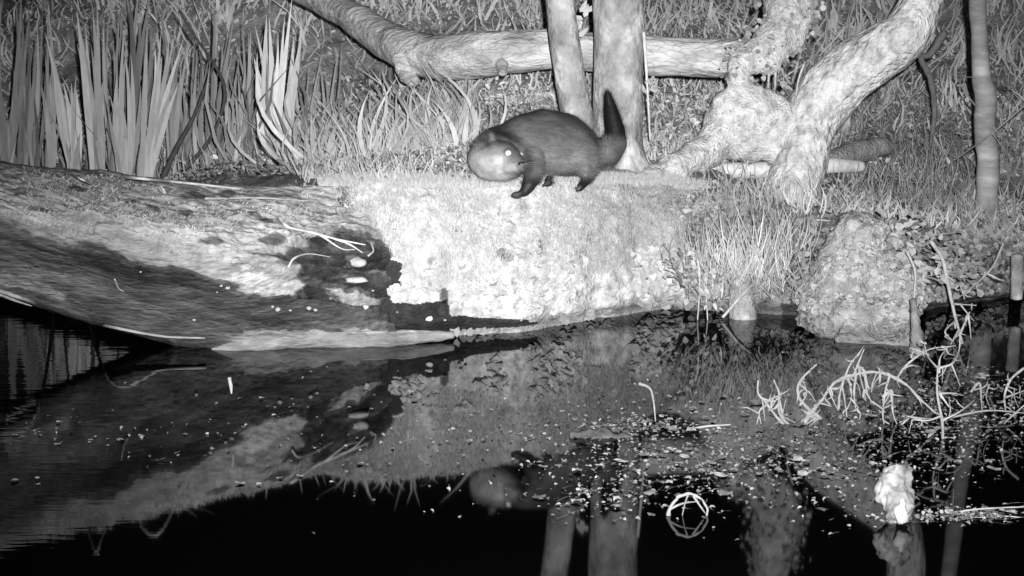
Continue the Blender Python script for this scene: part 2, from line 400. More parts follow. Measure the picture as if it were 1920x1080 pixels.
Yl = smo(interp(lc, LY))[:, None]+d_[:, None]*SL**3.2 - smo(interp(lc, LBel))[:, None]*np.sin(np.pi*np.clip(SL, 0, 1)**1.4)**.8
Pl = at(PL, pyl, Yl+.22*sstep(660, 858, PL+25*fbm(np.stack([pyl/30, pyl*0, pyl*0], -1), 3, 77)))
# grain runs down to the right
fa = PL/420.0; fb = (pyl - .30*PL + .00012*PL**2)/26.0
gr = fbm(np.stack([fa*1.3, fb, fa*0], -1), 4, 51); gr2 = fbm(np.stack([fa*5, fb*3.2, fa*0+2], -1), 3, 55)
step_ = np.floor(gr*5)/5
dis = .030*step_+.022*gr+.012*gr2+.05*fbm(Pl*2.2, 3, 57)+.038*fbm(Pl*np.array([9, 9, 14]), 4, 58)+.012*fbm(Pl*40, 3, 59)
edge = np.minimum(sstep(0, .1, SL), 1-.8*sstep(.85, 1, SL))*np.minimum(1, (858-PL)/80).clip(0, 1)
Pl = Pl+np.array([0, -.75, .62])*(dis*(.35+.65*edge))[..., None]
ax_, ay_ = PL+14*fbm(Pl*np.array([5, 5, 14]), 4, 61)*1.5, pyl+10*fbm(Pl*np.array([5, 5, 14])+9, 4, 62)
al = (.36+.13*gr+.08*gr2+.10*fbm(Pl*3.0, 3, 64))*interp(PL, [(-400, .45), (0, .62), (300, .85), (520, 1.1)])  # gradual loss of light towards the left painted into the albedo
al = np.where((SL > .72), al*.8+.03, al)
al += .10*sstep(200, 480, ax_)*(SL > .3)
BAND = [(-400, 330), (0, 405), (60, 432), (180, 452), (350, 498), (420, 515), (470, 548), (560, 556), (545, 530), (480, 500), (455, 480), (540, 468), (590, 452), (640, 418), (700, 440), (760, 490), (860, 500), (860, 640), (700, 625), (430, 628), (330, 600), (200, 555), (100, 522), (0, 478), (-400, 400)]
def soft(poly, j=7, k=9):
    r = 0; g_ = np.random.default_rng(3)
    fx = 10*fbm(Pl*np.array([30, 30, 45]), 3, 67); fy = 8*fbm(Pl*np.array([30, 30, 45]), 3, 68)
    for _ in range(k):
        ox_, oy_ = g_.normal(0, j, 2); r = r+inpoly(ax_+ox_+fx, ay_+oy_*.6+fy, poly)
    return r/k
mott = fbm(Pl*np.array([12, 12, 20]), 4, 69)
al = al*(1+.35*mott)
inb = soft(BAND)*sstep(-.75, -.2, mott+.4*gr2+.2)
al = al*(1-inb)+inb*(.06+.08*np.maximum(gr2, -.3)+.07*np.maximum(gr, -.1)+.05*mott).clip(.02, 1)
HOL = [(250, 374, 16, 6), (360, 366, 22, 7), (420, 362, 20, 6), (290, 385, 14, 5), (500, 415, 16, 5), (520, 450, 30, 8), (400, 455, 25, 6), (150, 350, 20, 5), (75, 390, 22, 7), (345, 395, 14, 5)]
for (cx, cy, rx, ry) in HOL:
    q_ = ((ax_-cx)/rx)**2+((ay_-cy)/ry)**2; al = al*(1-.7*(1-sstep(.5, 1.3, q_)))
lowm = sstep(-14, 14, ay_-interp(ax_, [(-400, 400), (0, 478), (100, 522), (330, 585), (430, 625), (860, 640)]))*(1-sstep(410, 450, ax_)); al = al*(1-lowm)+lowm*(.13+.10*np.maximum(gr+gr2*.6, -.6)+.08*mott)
for pol, v in [([(0, 508), (60, 522), (130, 556), (120, 562), (50, 545), (0, 530)], .36),
               ([(440, 500), (500, 502), (565, 525), (545, 556), (480, 545), (430, 515)], .62),
               ([(455, 478), (500, 480), (560, 500), (560, 522), (500, 512)], .5),
               ([(620, 540), (700, 556), (705, 572), (650, 566)], .5), ([(690, 505), (740, 512), (738, 522), (690, 516)], .3),
               ([(575, 440), (600, 432), (640, 445), (600, 460)], .03)]:
    m_ = soft(pol, 3, 7); al = al*(1-m_)+m_*v*(1+.2*gr2+.25*mott)
al = np.clip(al, .02, .7)
# back side and under-water rows
bk = []
for t in np.linspace(.06, 1, 8):
    bk.append(Pl[:, -1]+np.stack([0*lc, .30*t+0*lc, -.35*t*t+0*lc], -1))
bk = np.stack(bk, 1)
gd = sstep(380, 470, lc)[:, None, None]
un = np.concatenate([Pl[:, :1]+np.array([0, .5, .12])*(1-gd)+np.array([0, .08, -.35])*gd, Pl[:, :1]+np.array([0, .3, -.05])*(1-gd)+np.array([0, .06, -.25])*gd, Pl[:, :1]+np.array([0, .1, -.05])*(1-gd)+np.array([0, .04, -.1])*gd], 1)
LG = np.concatenate([un, Pl, bk], 1); LA = np.concatenate([np.repeat(al[:, :1], 3, 1), al, np.repeat(al[:, -1:]*.8, 8, 1)], 1)
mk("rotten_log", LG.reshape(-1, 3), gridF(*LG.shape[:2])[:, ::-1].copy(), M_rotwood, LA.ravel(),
   label="huge rotten fallen trunk with streaky grain and dark wet band at left water edge", cat="rotten log")
LB = BVHTree.FromPolygons([Vector(v) for v in LG[::2, ::2].reshape(-1, 3)], gridF(*LG[::2, ::2].shape[:2]).tolist())
def onlog(px, py):
    o = Vector((0, 0, CH)); d = (Vector(at(px, py, 5.0))-o).normalized(); h = LB.ray_cast(o, d); g = GB.ray_cast(o, d)
    c = [x for x in (h, g) if x[0] is not None]
    if not c: return at(px, py, 6.6)
    return np.array(min(c, key=lambda x: x[3])[0])

# pale ledge of sunken wood along the waterline
Vv, Ff, Aa = ptube([(398, 658, 6.42), (470, 645, 6.42), (560, 638, 6.46), (660, 640, 6.48), (760, 634, 6.50), (850, 628, 6.56)], 6.45, [6, 19, 19, 18, 15, 8],
                   n=110, seg=26, noise=.16, nscale=14, alb=.34, albvar=.5)
apx, apy = topx(Vv); Aa = np.where(apy < interp(apx, [(398, 640), (440, 630), (560, 622), (700, 626), (850, 618)]), .62, Aa*.9)
mk("sunken_log", Vv, Ff, M_rotwood, Aa, label="low half sunk log with pale top edge lying along the waterline", cat="log")

def twig(name, lines, Y, r, label, cat="twig", alb=.55, group=None, m=None, seg=7, noise=.12):
    """lines: list of pixel polylines, main one first; others become branches of the same piece of wood"""
    ps = []; lines = [list(l) for l in lines]
    if name in ("bleached_branch", "dead_branch"):          # buds and side twiglets
        for l in list(lines):
            for _ in range(max(2, 2*len(l)-3)):
                k_ = random.randrange(len(l)-1); a_, b_ = l[k_], l[k_+1]; t_ = random.random(); y_ = a_[2]
                x0, y0 = a_[0]+(b_[0]-a_[0])*t_, a_[1]+(b_[1]-a_[1])*t_; q1, q2 = random.gauss(0, 9), random.gauss(3, 9)
                lines.append([(x0, y0, y_), (x0+q1, y0+q2, y_-.01), (x0+q1*1.6+random.gauss(0, 4), y0+q2*1.9+random.gauss(0, 5), y_)])
        lines = [[(p[0]+random.gauss(0, 1.6)*(i_ > 0), p[1]+random.gauss(0, 1.6)*(i_ > 0), p[2]) for i_, p in enumerate(l)] for l in lines]
    if name in ("bleached_branch", "dead_branch"): r = r*.85; alb = alb*.75
    for i, l in enumerate(lines):
        rr = r if i == 0 else r*(.6 if i < 9 else .45)
        n = len(l); R = np.linspace(rr, rr*.38, n)*(1+.12*rng.normal(0, 1, n)).clip(.7, 1.3)
        ps.append(ptube(l, Y, R, noise=noise*1.6, nscale=60, seed=i, alb=alb, albvar=.35, n=max(8, n*7), seg=seg))
    V, F, A = join(ps)
    return mk(name, V, F, m or M_twig, A, label=label, cat=cat, group=group)
def onl(pts, dz=.006):
    out = []
    for (x, y) in pts:
        p = onlog(x, y); out.append((x, y, float(p[1])-.03))
    return out

twig("pole", [onl([(40, 306), (130, 316), (230, 331), (330, 341), (450, 354)]), onl([(95, 312), (135, 328), (180, 350)])], 7, 5, "long straight pale pole lying across top of the rotten trunk", "pole", alb=.55)
twig("root", [onl([(-30, 536), (60, 566), (130, 596), (200, 611), (300, 630), (385, 634)])], 7, 4.5, "thin pale root edging the waterline at far left", "root", alb=.42)
twig("root", [onl([(0, 552), (30, 564), (60, 574)])], 7, 3, "short pale root end low at the far left waterline", "root", alb=.42)
twig("twig", [onl([(525, 408), (540, 425), (580, 435), (630, 448), (685, 459)]), onl([(625, 447), (655, 458), (680, 474)]), onl([(600, 440), (640, 466), (665, 468)])], 6.6, 4.2,
     "white forked twig lying over the dark hollow in the bank", alb=.85)
twig("twig", [onl([(540, 502), (552, 484), (580, 476), (620, 482)])], 6.6, 2.6, "thin bent pale twig beside the pale wood tongue", alb=.6)
twig("twig", [onl([(385, 372), (430, 372), (490, 371), (600, 378)]), onl([(430, 372), (400, 382)])], 7, 2.4, "straight thin twig lying flat on top of the trunk", alb=.5)
twig("twig", [onl([(215, 523), (222, 540), (232, 547)])], 7, 2.2, "tiny hooked twig stuck on the dark wet band", alb=.4)
twig("twig", [onl([(690, 480), (700, 470), (695, 455)])], 6.6, 2.2, "short curved twig beside the funnel shaped fungus", alb=.6)

# bracket fungi and pale flakes in the hollow
def cap(px, py, rx, ry, label, h=.012, stem=None, alb=.75):
    p = onlog(px, py); p = p+np.array([0, -.03, 0]); ns_ = 18; V = [p+np.array([0, 0, h])]; F = []
    th = np.linspace(0, 2*np.pi, ns_, endpoint=False)
    pr = [(.45, h*.95), (.8, h*.6), (1, 0), (.7, -h*.3), (.15, -h*.5)]
    for r_, z in pr:
        k = 1+.25*np.sin(th*3+px)+.18*np.sin(th*5+1)+.12*np.sin(th*8)
        V += [p+np.array([np.cos(a)*rx*PX*r_*kk, np.sin(a)*ry*PX*1.6*r_*kk, z]) for a, kk in zip(th, k)]
    for i in range(ns_): F.append([0, 1+i, 1+(i+1) % ns_])
    for j in range(len(pr)-1):
        for i in range(ns_):
            a = 1+j*ns_; b = a+ns_; F.append([a+i, b+i, b+(i+1) % ns_, a+(i+1) % ns_])
    r = empty("fungus", p, label, "fungus")
    mk("cap", V, F, M_leaf, alb, parent=r)
    if stem:
        t = tube([p+np.array([0, 0, -h*.3]), p+np.array([.002, .01, -stem*PX])], [.004, .003], n=6, seg=6); mk("stem", t[0], t[1], M_leaf, alb*.8, parent=r)
def chip(name, px, py, rpx, label, alb=.8, group=None, cat="chip", surf=onlog, flat=.7):
    p = surf(px, py)+np.array([0, -.012, .002]); bm = bmesh.new(); bmesh.ops.create_icosphere(bm, subdivisions=2, radius=1)
    V = np.array([v.co[:] for v in bm.verts]); F = [[v.index for v in f.verts] for f in bm.faces]; bm.free()
    V = V*(1+.7*fbm(V*1.6+px, 3, 3))[:, None]*np.array([rpx, rpx*.6, rpx*flat])*PX+p
    return mk(name, V, F, M_leaf, alb, label=label, cat=cat, group=group)
chip("wood_flake", 672, 492, 17, "ragged pale flake at the end of the white forked twig", .55, cat="flake", flat=.55)
chip("wood_flake", 668, 524, 20, "flat pale flake lying in the hollow under the ragged one", .6, cat="flake", flat=.28)
chip("shell", 805, 597, 7, "bright white rounded shell lying in the dark mud below the mossy bank", .88, cat="shell")
chip("shell", 686, 576, 5.5, "small white shell beside the pale flake in the hollow", .8, cat="shell")
grp = [(512, 575, 3), (522, 580, 5), (545, 582, 3), (580, 578, 5), (592, 581, 4), (700, 545, 3), (620, 560, 2), (416, 536, 3), (428, 540, 4), (408, 548, 2), (745, 585, 2), (835, 600, 3), (265, 510, 2), (365, 600, 3)]
for (x, y, r_) in grp:
    chip("wood_chip", x, y, r_, "tiny pale wood chip scattered over the dark wet mud and wood", .5, "pale chips scattered on the dark wet wood", "wood chip")

jj = np.argwhere((SL > .55) & (SL < .97) & (PL > -60) & (PL < 690)); jj = jj[rng.choice(len(jj), 9000)]
P = Pl[jj[:, 0], jj[:, 1]]; A_ = al[jj[:, 0], jj[:, 1]]; kk = (fbm(P*7, 3, 91) > .02) & (A_ > .1); P = P[kk]; A_ = A_[kk]; n = len(P)
T = P+np.stack([rng.normal(0.004, .010, n), rng.normal(-.006, .006, n), rng.uniform(.002, .013, n)], -1)
bl = blades(P-np.array([0, 0, .003]), T, rng.uniform(.002, .005, n), .2, (A_*rng.uniform(.9, 1.35, n)).clip(0, .6), n=3)
mk("moss", bl[0], bl[1], M_blade, bl[2], kind='stuff', label="thin moss patches on top of the rotten trunk", cat="moss")
# ------------------------------------------------------------------ ground cover on the bank
def scatter_face(n, x0, x1, s0, s1):
    px = rng.uniform(x0, x1, n); ss = rng.uniform(s0, s1, n)
    P, py = face_pt(px, ss)
    rel_ = .055*fbm(P*np.array([1, 1, 1.3])*4, 4, 11)+.02*fbm(P*np.array([1, 1, 1.3])*15, 4, 12)
    P = P+nrm*(rel_+.006)[:, None]; P[:, 1] += .05*(1-sstep(0, .12, ss))
    return P, px, py, ss
P, px, py, ss = scatter_face(11000, 640, 1420, .02, .97)
wxx = px+14*fbm(P*9, 3, 31); wyy = py+9*fbm(P*9+40, 3, 33)
k = ~inpoly(wxx, wyy, DARK_C) & ((px > 700) | (py < 450+rng.normal(0, 8, len(px)))) & (fbm(P*5, 3, 71)+.5*fbm(P*17, 2, 72) > .02+.22*(ss > .5)); P, px, ss, py = P[k], px[k], ss[k], py[k]
n = len(P); big = rng.random(n) < .35
Ln = np.where(big, rng.uniform(.022, .05, n), rng.uniform(.008, .02, n))*np.where(ss > .5, .45, 1)
Nn = np.array([0, -.75, .55])+rng.normal(0, .35, (n, 3))
a_ = (.60+.22*fbm(P*5, 4, 75)+rng.uniform(-.12, .12, n))*(1-.35*sstep(1180, 1330, px))*np.where(ss < .12, .6, 1)
mk("ground_cover", *leaves(P+np.array([0, -.006, .004]), Nn, Ln, a_, asp=rng.uniform(.6, 1.0, n))[:2], M_leaf, np.repeat(a_, 8), kind='stuff', label="small pale leaves of moss and ivy covering the bright bank", cat="ground cover")
# short moss grass over the bank top
P, px, py, ss = scatter_face(26000, 560, 1400, .35, 1.0)
k = ~inpoly(px, py, DARK_C) & ((px > 690) | (ss > .8)); P = P[k]; px = px[k]; n = len(P)
T = P+np.stack([rng.normal(0, .007, n), rng.normal(-.008, .006, n), rng.uniform(.006, .020, n)], -1)
a_ = rng.uniform(.4, .68, n)
b1 = blades(P-np.array([0, 0, .003]), T, rng.uniform(.0015, .0035, n), .2, (.60+.20*fbm(P*5, 4, 75))*(1-.25*sstep(1040, 1240, px[:n]))+rng.uniform(-.06, .06, n), n=3)
px2 = rng.uniform(600, 1330, 14000); d2 = rng.uniform(0, .22, 14000)**1.0; P = ground_pt(px2, d2); n = len(P)
T = P+np.stack([rng.normal(0, .009, n), rng.normal(0, .009, n), rng.uniform(.01, .026, n)], -1)
b2 = blades(P-np.array([0, 0, .006]), T, rng.uniform(.0018, .004, n), .2, rng.uniform(.48, .62, n), n=3)
V, F, A = join([b1, b2]); mk("moss", V, F, M_blade, A, kind='stuff', label="short bright moss and fine grass on top of the bank", cat="moss")

# ------------------------------------------------------------------ grass and undergrowth behind (stuff)
def gblades(n, x0, x1, d0, d1, h0, h1, w0, w1, a0, a1, lean=.25, pw=1.0, n_=4, bend=.35):
    px = rng.uniform(x0, x1, n); d = d0+(d1-d0)*rng.random(n)**pw; P = ground_pt(px, d)
    k = fbm(P*np.array([2.5, 2.5, 0]), 3, 81)+rng.normal(0, .25, n) > -.25; P = P[k]; n = len(P)
    h = rng.uniform(h0, h1, n)
    T = P+np.stack([rng.normal(0, lean, n)*h, rng.normal(0, lean, n)*h, h], -1)
    return blades(P-np.array([0, 0, .02]), T, rng.uniform(w0, w1, n), bend, (rng.uniform(a0, a1, n)*(1+.9*fbm(P*np.array([1.7, 1.7, 0]), 3, 84))).clip(.05, .85), n=n_)
parts = [gblades(1300, 540, 860, .7, 2.1, .08, .26, .004, .012, .34, .60, .38), gblades(330, 540, 880, .7, 2.0, .14, .36, .012, .026, .36, .6, .5, bend=.5, n_=7), gblades(260, 600, 1050, .1, 1.2, .03, .09, .004, .01, .3, .6, 2.2),
         gblades(500, 560, 900, .05, .7, .03, .09, .004, .010, .3, .5, .6),
         gblades(500, 300, 620, .8, 2.4, .05, .2, .005, .014, .22, .45, .5),
         gblades(1800, 820, 1340, .5, 1.9, .03, .09, .004, .010, .34, .62, .6),
         gblades(1500, 1420, 1960, -.05, .6, .03, .12, .004, .010, .3, .6, .8), gblades(1500, 1300, 1950, .3, 3.2, .04, .16, .004, .010, .25, .55, .5),
         gblades(5200, -100, 2050, 1.9, 7.5, .05, .22, .006, .020, .5, .85, .7), gblades(2500, 200, 2050, 4, 9, .1, .35, .01, .03, .6, .85, .5),  # distant blades paler than near ones, making up for lamp falloff
         gblades(240, -50, 560, .9, 3.0, .25, .6, .012, .026, .14, .32, .2)]
V, F, A = join(parts); mk("grass", V, F, M_blade, A, kind='stuff', label="grey grass and sedge growing behind the bank", cat="grass")
def gleaves(n, x0, x1, d0, d1, h, l0, l1, a0, a1, seed=0, thr=-.1):
    px = rng.uniform(x0, x1, n); d = rng.uniform(d0, d1, n); P = ground_pt(px, d)
    k = fbm(P*np.array([2.0, 2.0, 0]), 3, 90+seed)+rng.normal(0, .2, n) > thr; P = P[k]; n = len(P)
    hh = rng.random(n)**1.4*h; P[:, 2] += hh
    Nn = np.array([0, -.55, .75])+rng.normal(0, .5, (n, 3))
    return leaves(P, Nn, rng.uniform(l0, l1, n), (rng.uniform(a0, a1, n)*(1+.9*fbm(P*np.array([1.7, 1.7, 0]), 3, 84))).clip(.05, .85), asp=rng.uniform(.2, .6, n))
parts = [gleaves(17000, -150, 2100, 1.2, 6.5, .12, .015, .045, .5, .85, 0, -.35), gleaves(6500, 560, 1500, .5, 2.3, .07, .012, .035, .36, .62, 3),  # distant leaves likewise paler, against the fading lamp light
         gleaves(2600, 1330, 2000, .3, 2.5, .06, .012, .035, .3, .5, 5), gleaves(1600, 1450, 2000, 0, .5, .04, .012, .03, .25, .5, 6, -.5), gleaves(1600, 300, 900, .05, 1.0, .06, .02, .04, .12, .34, 7),
         gleaves(10000, -200, 2200, 6, 11, .4, .03, .08, .65, .88, 9, -.4)]
V, F, A = join(parts); mk("undergrowth", V, F, M_leaf, A, kind='stuff', label="low leafy undergrowth on the slope behind the fallen log", cat="undergrowth")
# ground litter on the right bank slope
P, px, py, ss = scatter_face(4200, 1290, 1960, .15, 1.0); n = len(P)
T = P+np.stack([rng.normal(0, .04, n), rng.normal(0, .02, n), np.abs(rng.normal(0, .012, n))], -1)
b1 = blades(P, T, rng.uniform(.002, .006, n), .3, rng.uniform(.12, .5, n), n=3)
P, px, py, ss = scatter_face(2600, 1290, 1960, .1, 1.0); n = len(P)
b2 = leaves(P+np.array([0, -.01, .01]), np.array([0, -.6, .7])+rng.normal(0, .45, (n, 3)), rng.uniform(.012, .04, n), rng.uniform(.1, .4, n))
V, F, A = join([b1, b2]); mk("leaf_litter", V, F, M_leaf, A, kind='stuff', label="dead straw and leaves littering the right hand slope", cat="leaf litter")
# ------------------------------------------------------------------ iris clumps
def iris(base, tips, Y, label, wpx=11, alb=.33, extra=3):
    Y = Y+1.45; bx, by = base
    if bx > 1000: Y = float(onground(bx, by)[1])
    B, T, Ws, A = [], [], [], []
    tips = list(tips)+[(t_[0]+random.uniform(-16, 16), t_[1]+random.uniform(0, 70)) for t_ in tips if extra]
    for i, tp in enumerate(tips):
        o_ = (i-(len(tips)-1)/2)*wpx*.17; y = Y+random.uniform(-.05, .05)
        B.append(at(bx+o_*.8, by+(28 if bx < 470 else 8), y)); T.append(at(tp[0], tp[1], y+random.uniform(-.1, .12)))
        Ws.append(wpx*random.uniform(.6, 1.0)*Y/FPX); A.append(min(alb*1.25, .75)*random.uniform(.75, 1.2))
    for i in range(extra):
        tp = random.choice(tips); o_ = random.uniform(-1, 1)*wpx; y = Y+random.uniform(-.03, .1)
        f = random.uniform(.35, .8); tx, ty = bx+(tp[0]-bx)*f+random.uniform(-22, 22), by+(tp[1]-by)*f
        B.append(at(bx+o_, by+(24 if bx < 470 else 4), y)); T.append(at(tx, ty, y)); Ws.append(wpx*.7*Y/FPX); A.append(alb*random.uniform(.6, 1.1))
    n = len(B); a = rng.uniform(-.7, .7, n); side = np.stack([np.cos(a), np.sin(a), 0*a], -1)
    bl = blades(B, T, Ws, .055, A, n=14, side=side, taper=.6)
    c = at(bx, by-20, Y); foot = np.array([c[0], c[1], min(drop(c[0], c[1]), c[2]-.05)-.02])
    st = tube([foot, (foot+c)/2, c, at(bx, by-70, Y)], np.array([.6, .85, .8, .2])*wpx*Y/FPX, n=16, seg=10, alb=alb, flat=.45)
    V, F, Al = join([bl, st])
    mk("iris_clump", V, F, M_blade, Al, label=label, cat="iris plant", group="iris plants growing behind the rotten trunk")
iris((520, 335), [(482, 100), (500, 28), (521, 57), (548, -5), (566, 38), (563, 78), (478, 48)], 7.15, "brightest iris clump with a fat pale base, nearest the grass", 16, .66, 5)
iris((325, 332), [(310, 120), (352, 90), (338, 60)], 7.6, "slim dull iris clump behind the foot of the leaning fan", 11, .3)
iris((65, 300), [(70, 40), (58, 90), (80, 10)], 7.9, "slim dim iris clump between the two left edge clumps and the narrow one", 11, .22)
iris((215, 318), [(205, 20), (212, 80), (225, 10)], 8.0, "tall slim iris clump behind the upright one left of the leaning fan", 11, .26)
iris((480, 330), [(470, 60), (455, 20), (490, 120)], 7.9, "slim grey iris clump close behind the brightest one on its left", 10, .3)
iris((565, 335), [(580, 120), (560, 100), (596, 170), (606, 90)], 7.6, "grey iris clump close behind the brightest one on its right", 10, .34)
iris((235, 326), [(220, 130), (237, 95), (232, 60), (200, 190)], 7.35, "iris clump of upright blades just left of the leaning fan", 15, .40)
iris((268, 330), [(332, 44), (318, 60), (302, 60), (276, 48), (330, 150)], 7.3, "iris clump fanning to the right above middle of the pole", 15, .44)
iris((184, 318), [(144, 20), (160, 45), (181, -10), (196, 140), (170, 80)], 7.45, "iris clump with one tall spear between two fans at left", 15, .38)
iris((140, 310), [(84, 60), (134, 155), (143, 138), (100, 140), (150, 250)], 7.5, "iris clump with crossed broken blades near the left end of the pole", 13, .36)
iris((93, 304), [(84, 100), (90, -20), (76, 150), (98, 200)], 7.6, "narrow iris clump right of the two dim clumps at far left", 12, .25)
iris((14, 296), [(4, -20), (40, -20), (-8, 120), (26, 130)], 7.6, "dim iris clump at the extreme left edge of view", 15, .22)
iris((42, 296), [(52, -20), (28, -10), (62, 90), (46, 180)], 7.7, "dim iris clump second from the left edge", 14, .2)
iris((250, 290), [(240, -40), (262, -30), (228, 20), (285, -20)], 8.3, "tall dim iris clump standing behind the other clumps", 16, .2)
iris((395, 322), [(400, -10), (440, 28), (418, 60), (390, 130), (432, 100)], 7.8, "iris clump with two tall grey blades left of the brightest clump", 12, .24)
iris((350, 330), [(340, 180), (365, 60), (330, 120), (372, 150), (300, -10)], 7.7, "ragged iris clump behind the middle of the pole with shaded blades", 10, .22, 5)
iris((452, 335), [(466, 60), (445, 90), (470, 170), (438, 150)], 7.45, "slim iris clump just left of the brightest one", 9, .3, 5)
iris((440, 342), [(420, 150), (455, 210), (438, 250), (425, 290)], 7.2, "short iris clump with a small pale bulb at its foot", 9, .42, 4)
iris((612, 335), [(600, 120), (642, 70), (625, 165), (660, 150), (590, 200)], 7.4, "thin bladed iris clump right of the brightest clump", 8, .3, 5)
iris((690, 340), [(693, 165), (720, 150), (668, 200), (735, 240), (682, 180)], 7.3, "slender iris clump among the grass left of the otter", 6, .36, 5)
iris((1587, 252), [(1600, 188), (1624, 203), (1572, 210), (1590, 205)], 6.6, "short pale iris shoot with three prongs behind the leaning tree", 9, .5, 0)
# fat pale leaf bases
for (x, y, r_) in [(518, 318, 14), (440, 330, 8)]:
    Y = 8.4; V, F, A = ptube([(x, y+22), (x, y), (x+2, y-30), (x+4, y-60)], Y, [r_*.7, r_, r_*.8, r_*.3], n=20, seg=12, alb=.55)
    mk("iris_bulb", V, F, M_blade, A, label="swollen pale %s leaf base at the foot of an iris" % ("large" if r_ > 10 else "small"), cat="bulb")
for (pts, lab, r_) in [([(300, 345), (330, 280), (365, 215), (405, 110)], "dark strand standing in for a shadow slanting up through the irises", 6),  # dark strands added in place of twig shadows across the irises
                       ([(345, 320), (400, 250), (420, 160), (360, 60), (335, 20)], "dark bent strand standing in for a shadow, arching above the irises", 4)]:
    twig("dark_strand", [[(a, b, 8.4) for a, b in pts]], 8.4, r_, lab, "stalk", alb=.07)
twig("dark_strand", [[(480, 292, 8.3), (505, 290, 8.3), (528, 308, 8.3), (532, 330, 8.3)]], 8.3, 3, "thin dark stalk looping over the fat iris base", "stalk", alb=.15)
# rosette on the trunk
c = onlog(310, 370); n = 26; a = rng.uniform(0, 2*np.pi, n); l_ = rng.uniform(.05, .12, n)
B = np.repeat(c[None], n, 0)+np.array([0, -.01, .01]); T = B+np.stack([np.cos(a)*l_*1.3, np.sin(a)*l_*.6-.02, rng.uniform(-.01, .04, n)], -1)
V, F, A = blades(B, T, .009, .25, rng.uniform(.2, .5, n), n=6); mk("rosette_plant", V, F, M_blade, A, label="flat grassy rosette growing on top of the rotten trunk", cat="plant")
c = onlog(640, 405); B = np.repeat(c[None], 14, 0); a = rng.uniform(0, np.pi, 14); l_ = rng.uniform(.04, .09, 14)
T = B+np.stack([np.cos(a)*l_, -.03+0*a, np.sin(a)*l_*.5], -1)
V, F, A = blades(B, T, .007, .5, rng.uniform(.2, .5, 14), n=6); mk("rosette_plant", V, F, M_blade, A, label="small drooping tuft above the dark hollow in the bank", cat="plant")

# ------------------------------------------------------------------ trees and logs
def tree(name, pts, Y, r, m, alb, label, cat="tree", top=None, limbs=(), ridges=.0, noise=.06, n=90, seg=40, albvar=.35, patch=None):
    V, F, A = ptube(pts, Y, r, n=n, seg=seg, noise=noise, nscale=7, ridges=ridges, alb=alb, albvar=albvar, seed=len(label))
    base = V[:seg].mean(0); e = empty(name, base, label, cat)
    mk("trunk", V, F, m, A, parent=e)
    for (P, R) in limbs:
        V, F, A = tube(P, R, n=30, seg=10, noise=.1, nscale=8, alb=alb*.8); mk("branch", V, F, m, A, parent=e)
    return e
def bare(P0, k, h):
    out = []
    for i in range(k):
        z = h*(.55+.4*i/k); a = random.uniform(0, 6.28); l_ = random.uniform(.5, .9)
        p = np.array([P0[0], P0[1], z]); d = np.array([math.cos(a), abs(math.sin(a)), .9])*l_
        out.append(([p, p+d*.5+np.array([0, 0, .05]), p+d], [.022, .014, .005]))
    return out

tree("alder_tree", [(1158, 320), (1157, 270), (1158, 200), (1160, 80), (1160, -60), (1163, -400), (1168, -900)], 7.75, [62, 49, 46, 45, 46, 42, 36], M_smooth, .46,
     "thick smooth pale trunk standing directly behind the otter's tail", limbs=bare((.44, 7.75), 4, 3.2), noise=.05)
tree("alder_tree", [(1095, 300), (1082, 220), (1068, 140), (1056, 60), (1047, -20), (1030, -150), (990, -500), (960, -900)], 7.8, [31, 29, 28, 28, 27, 26, 22, 17], M_smooth, .42,
     "slimmer pale trunk leaning left beside the thick trunk", limbs=bare((.05, 7.8), 3, 3.0), noise=.05)
tree("birch_tree", [(1848, 415), (1850, 370), (1853, 300), (1847, 240), (1850, 190), (1841, 140), (1836, 60), (1832, -60), (1820, -400), (1815, -900)], 8.25, [31, 22, 20, 19, 20, 18, 16, 15, 13, 11], M_ring, .32,
     "thin ringed trunk at the far right of the bank", limbs=bare((1.85, 8.3), 3, 3.0), noise=.13, seg=28)
tree("leaning_tree", [(1482, 400), (1488, 348), (1500, 300), (1520, 225), (1570, 155), (1640, 105), (1700, 62), (1735, -20), (1750, -150), (1770, -400), (1790, -800)], [7.85, 7.9, 7.95, 8.0, 8.0, 7.95, 7.9, 7.95, 8.0, 8.1, 8.2],
     [56, 50, 50, 53, 54, 51, 44, 38, 34, 30, 24], M_bark, .74, "stout rough barked tree leaning steeply to the right", ridges=.4, noise=.09, n=150, seg=56)
# fallen log behind
parts = [ptube([(470, -70, 10.0), (560, -22, 9.7), (650, 25, 9.3), (725, 76, 8.95), (790, 104, 8.65), (860, 108, 8.5), (960, 98, 8.4), (1040, 92, 8.4), (1150, 100, 8.4), (1290, 106, 8.4), (1400, 110, 8.3)], 8.5,
               [22, 24, 28, 34, 40, 42, 41, 38, 36, 36, 34], n=200, seg=40, noise=.09, nscale=7, ridges=.3, alb=.74, albvar=.4),
         ptube([(762, 110, 8.65), (765, 140, 8.6), (778, 155, 8.55)], 8.3, [30, 16, 10], n=20, seg=16, noise=.2, nscale=20, alb=.7),
         ptube([(940, 115, 8.35), (943, 138, 8.25)], 8.3, [14, 8], n=10, seg=12, noise=.1, nscale=20, alb=.55)]
V, F, A = join(parts); mk("fallen_log", V, F, M_log, A, label="long bent log with cracked bark raised behind the otter", cat="log")
for (x0, y0) in [(885, 78), (748, 118)]:
    pass
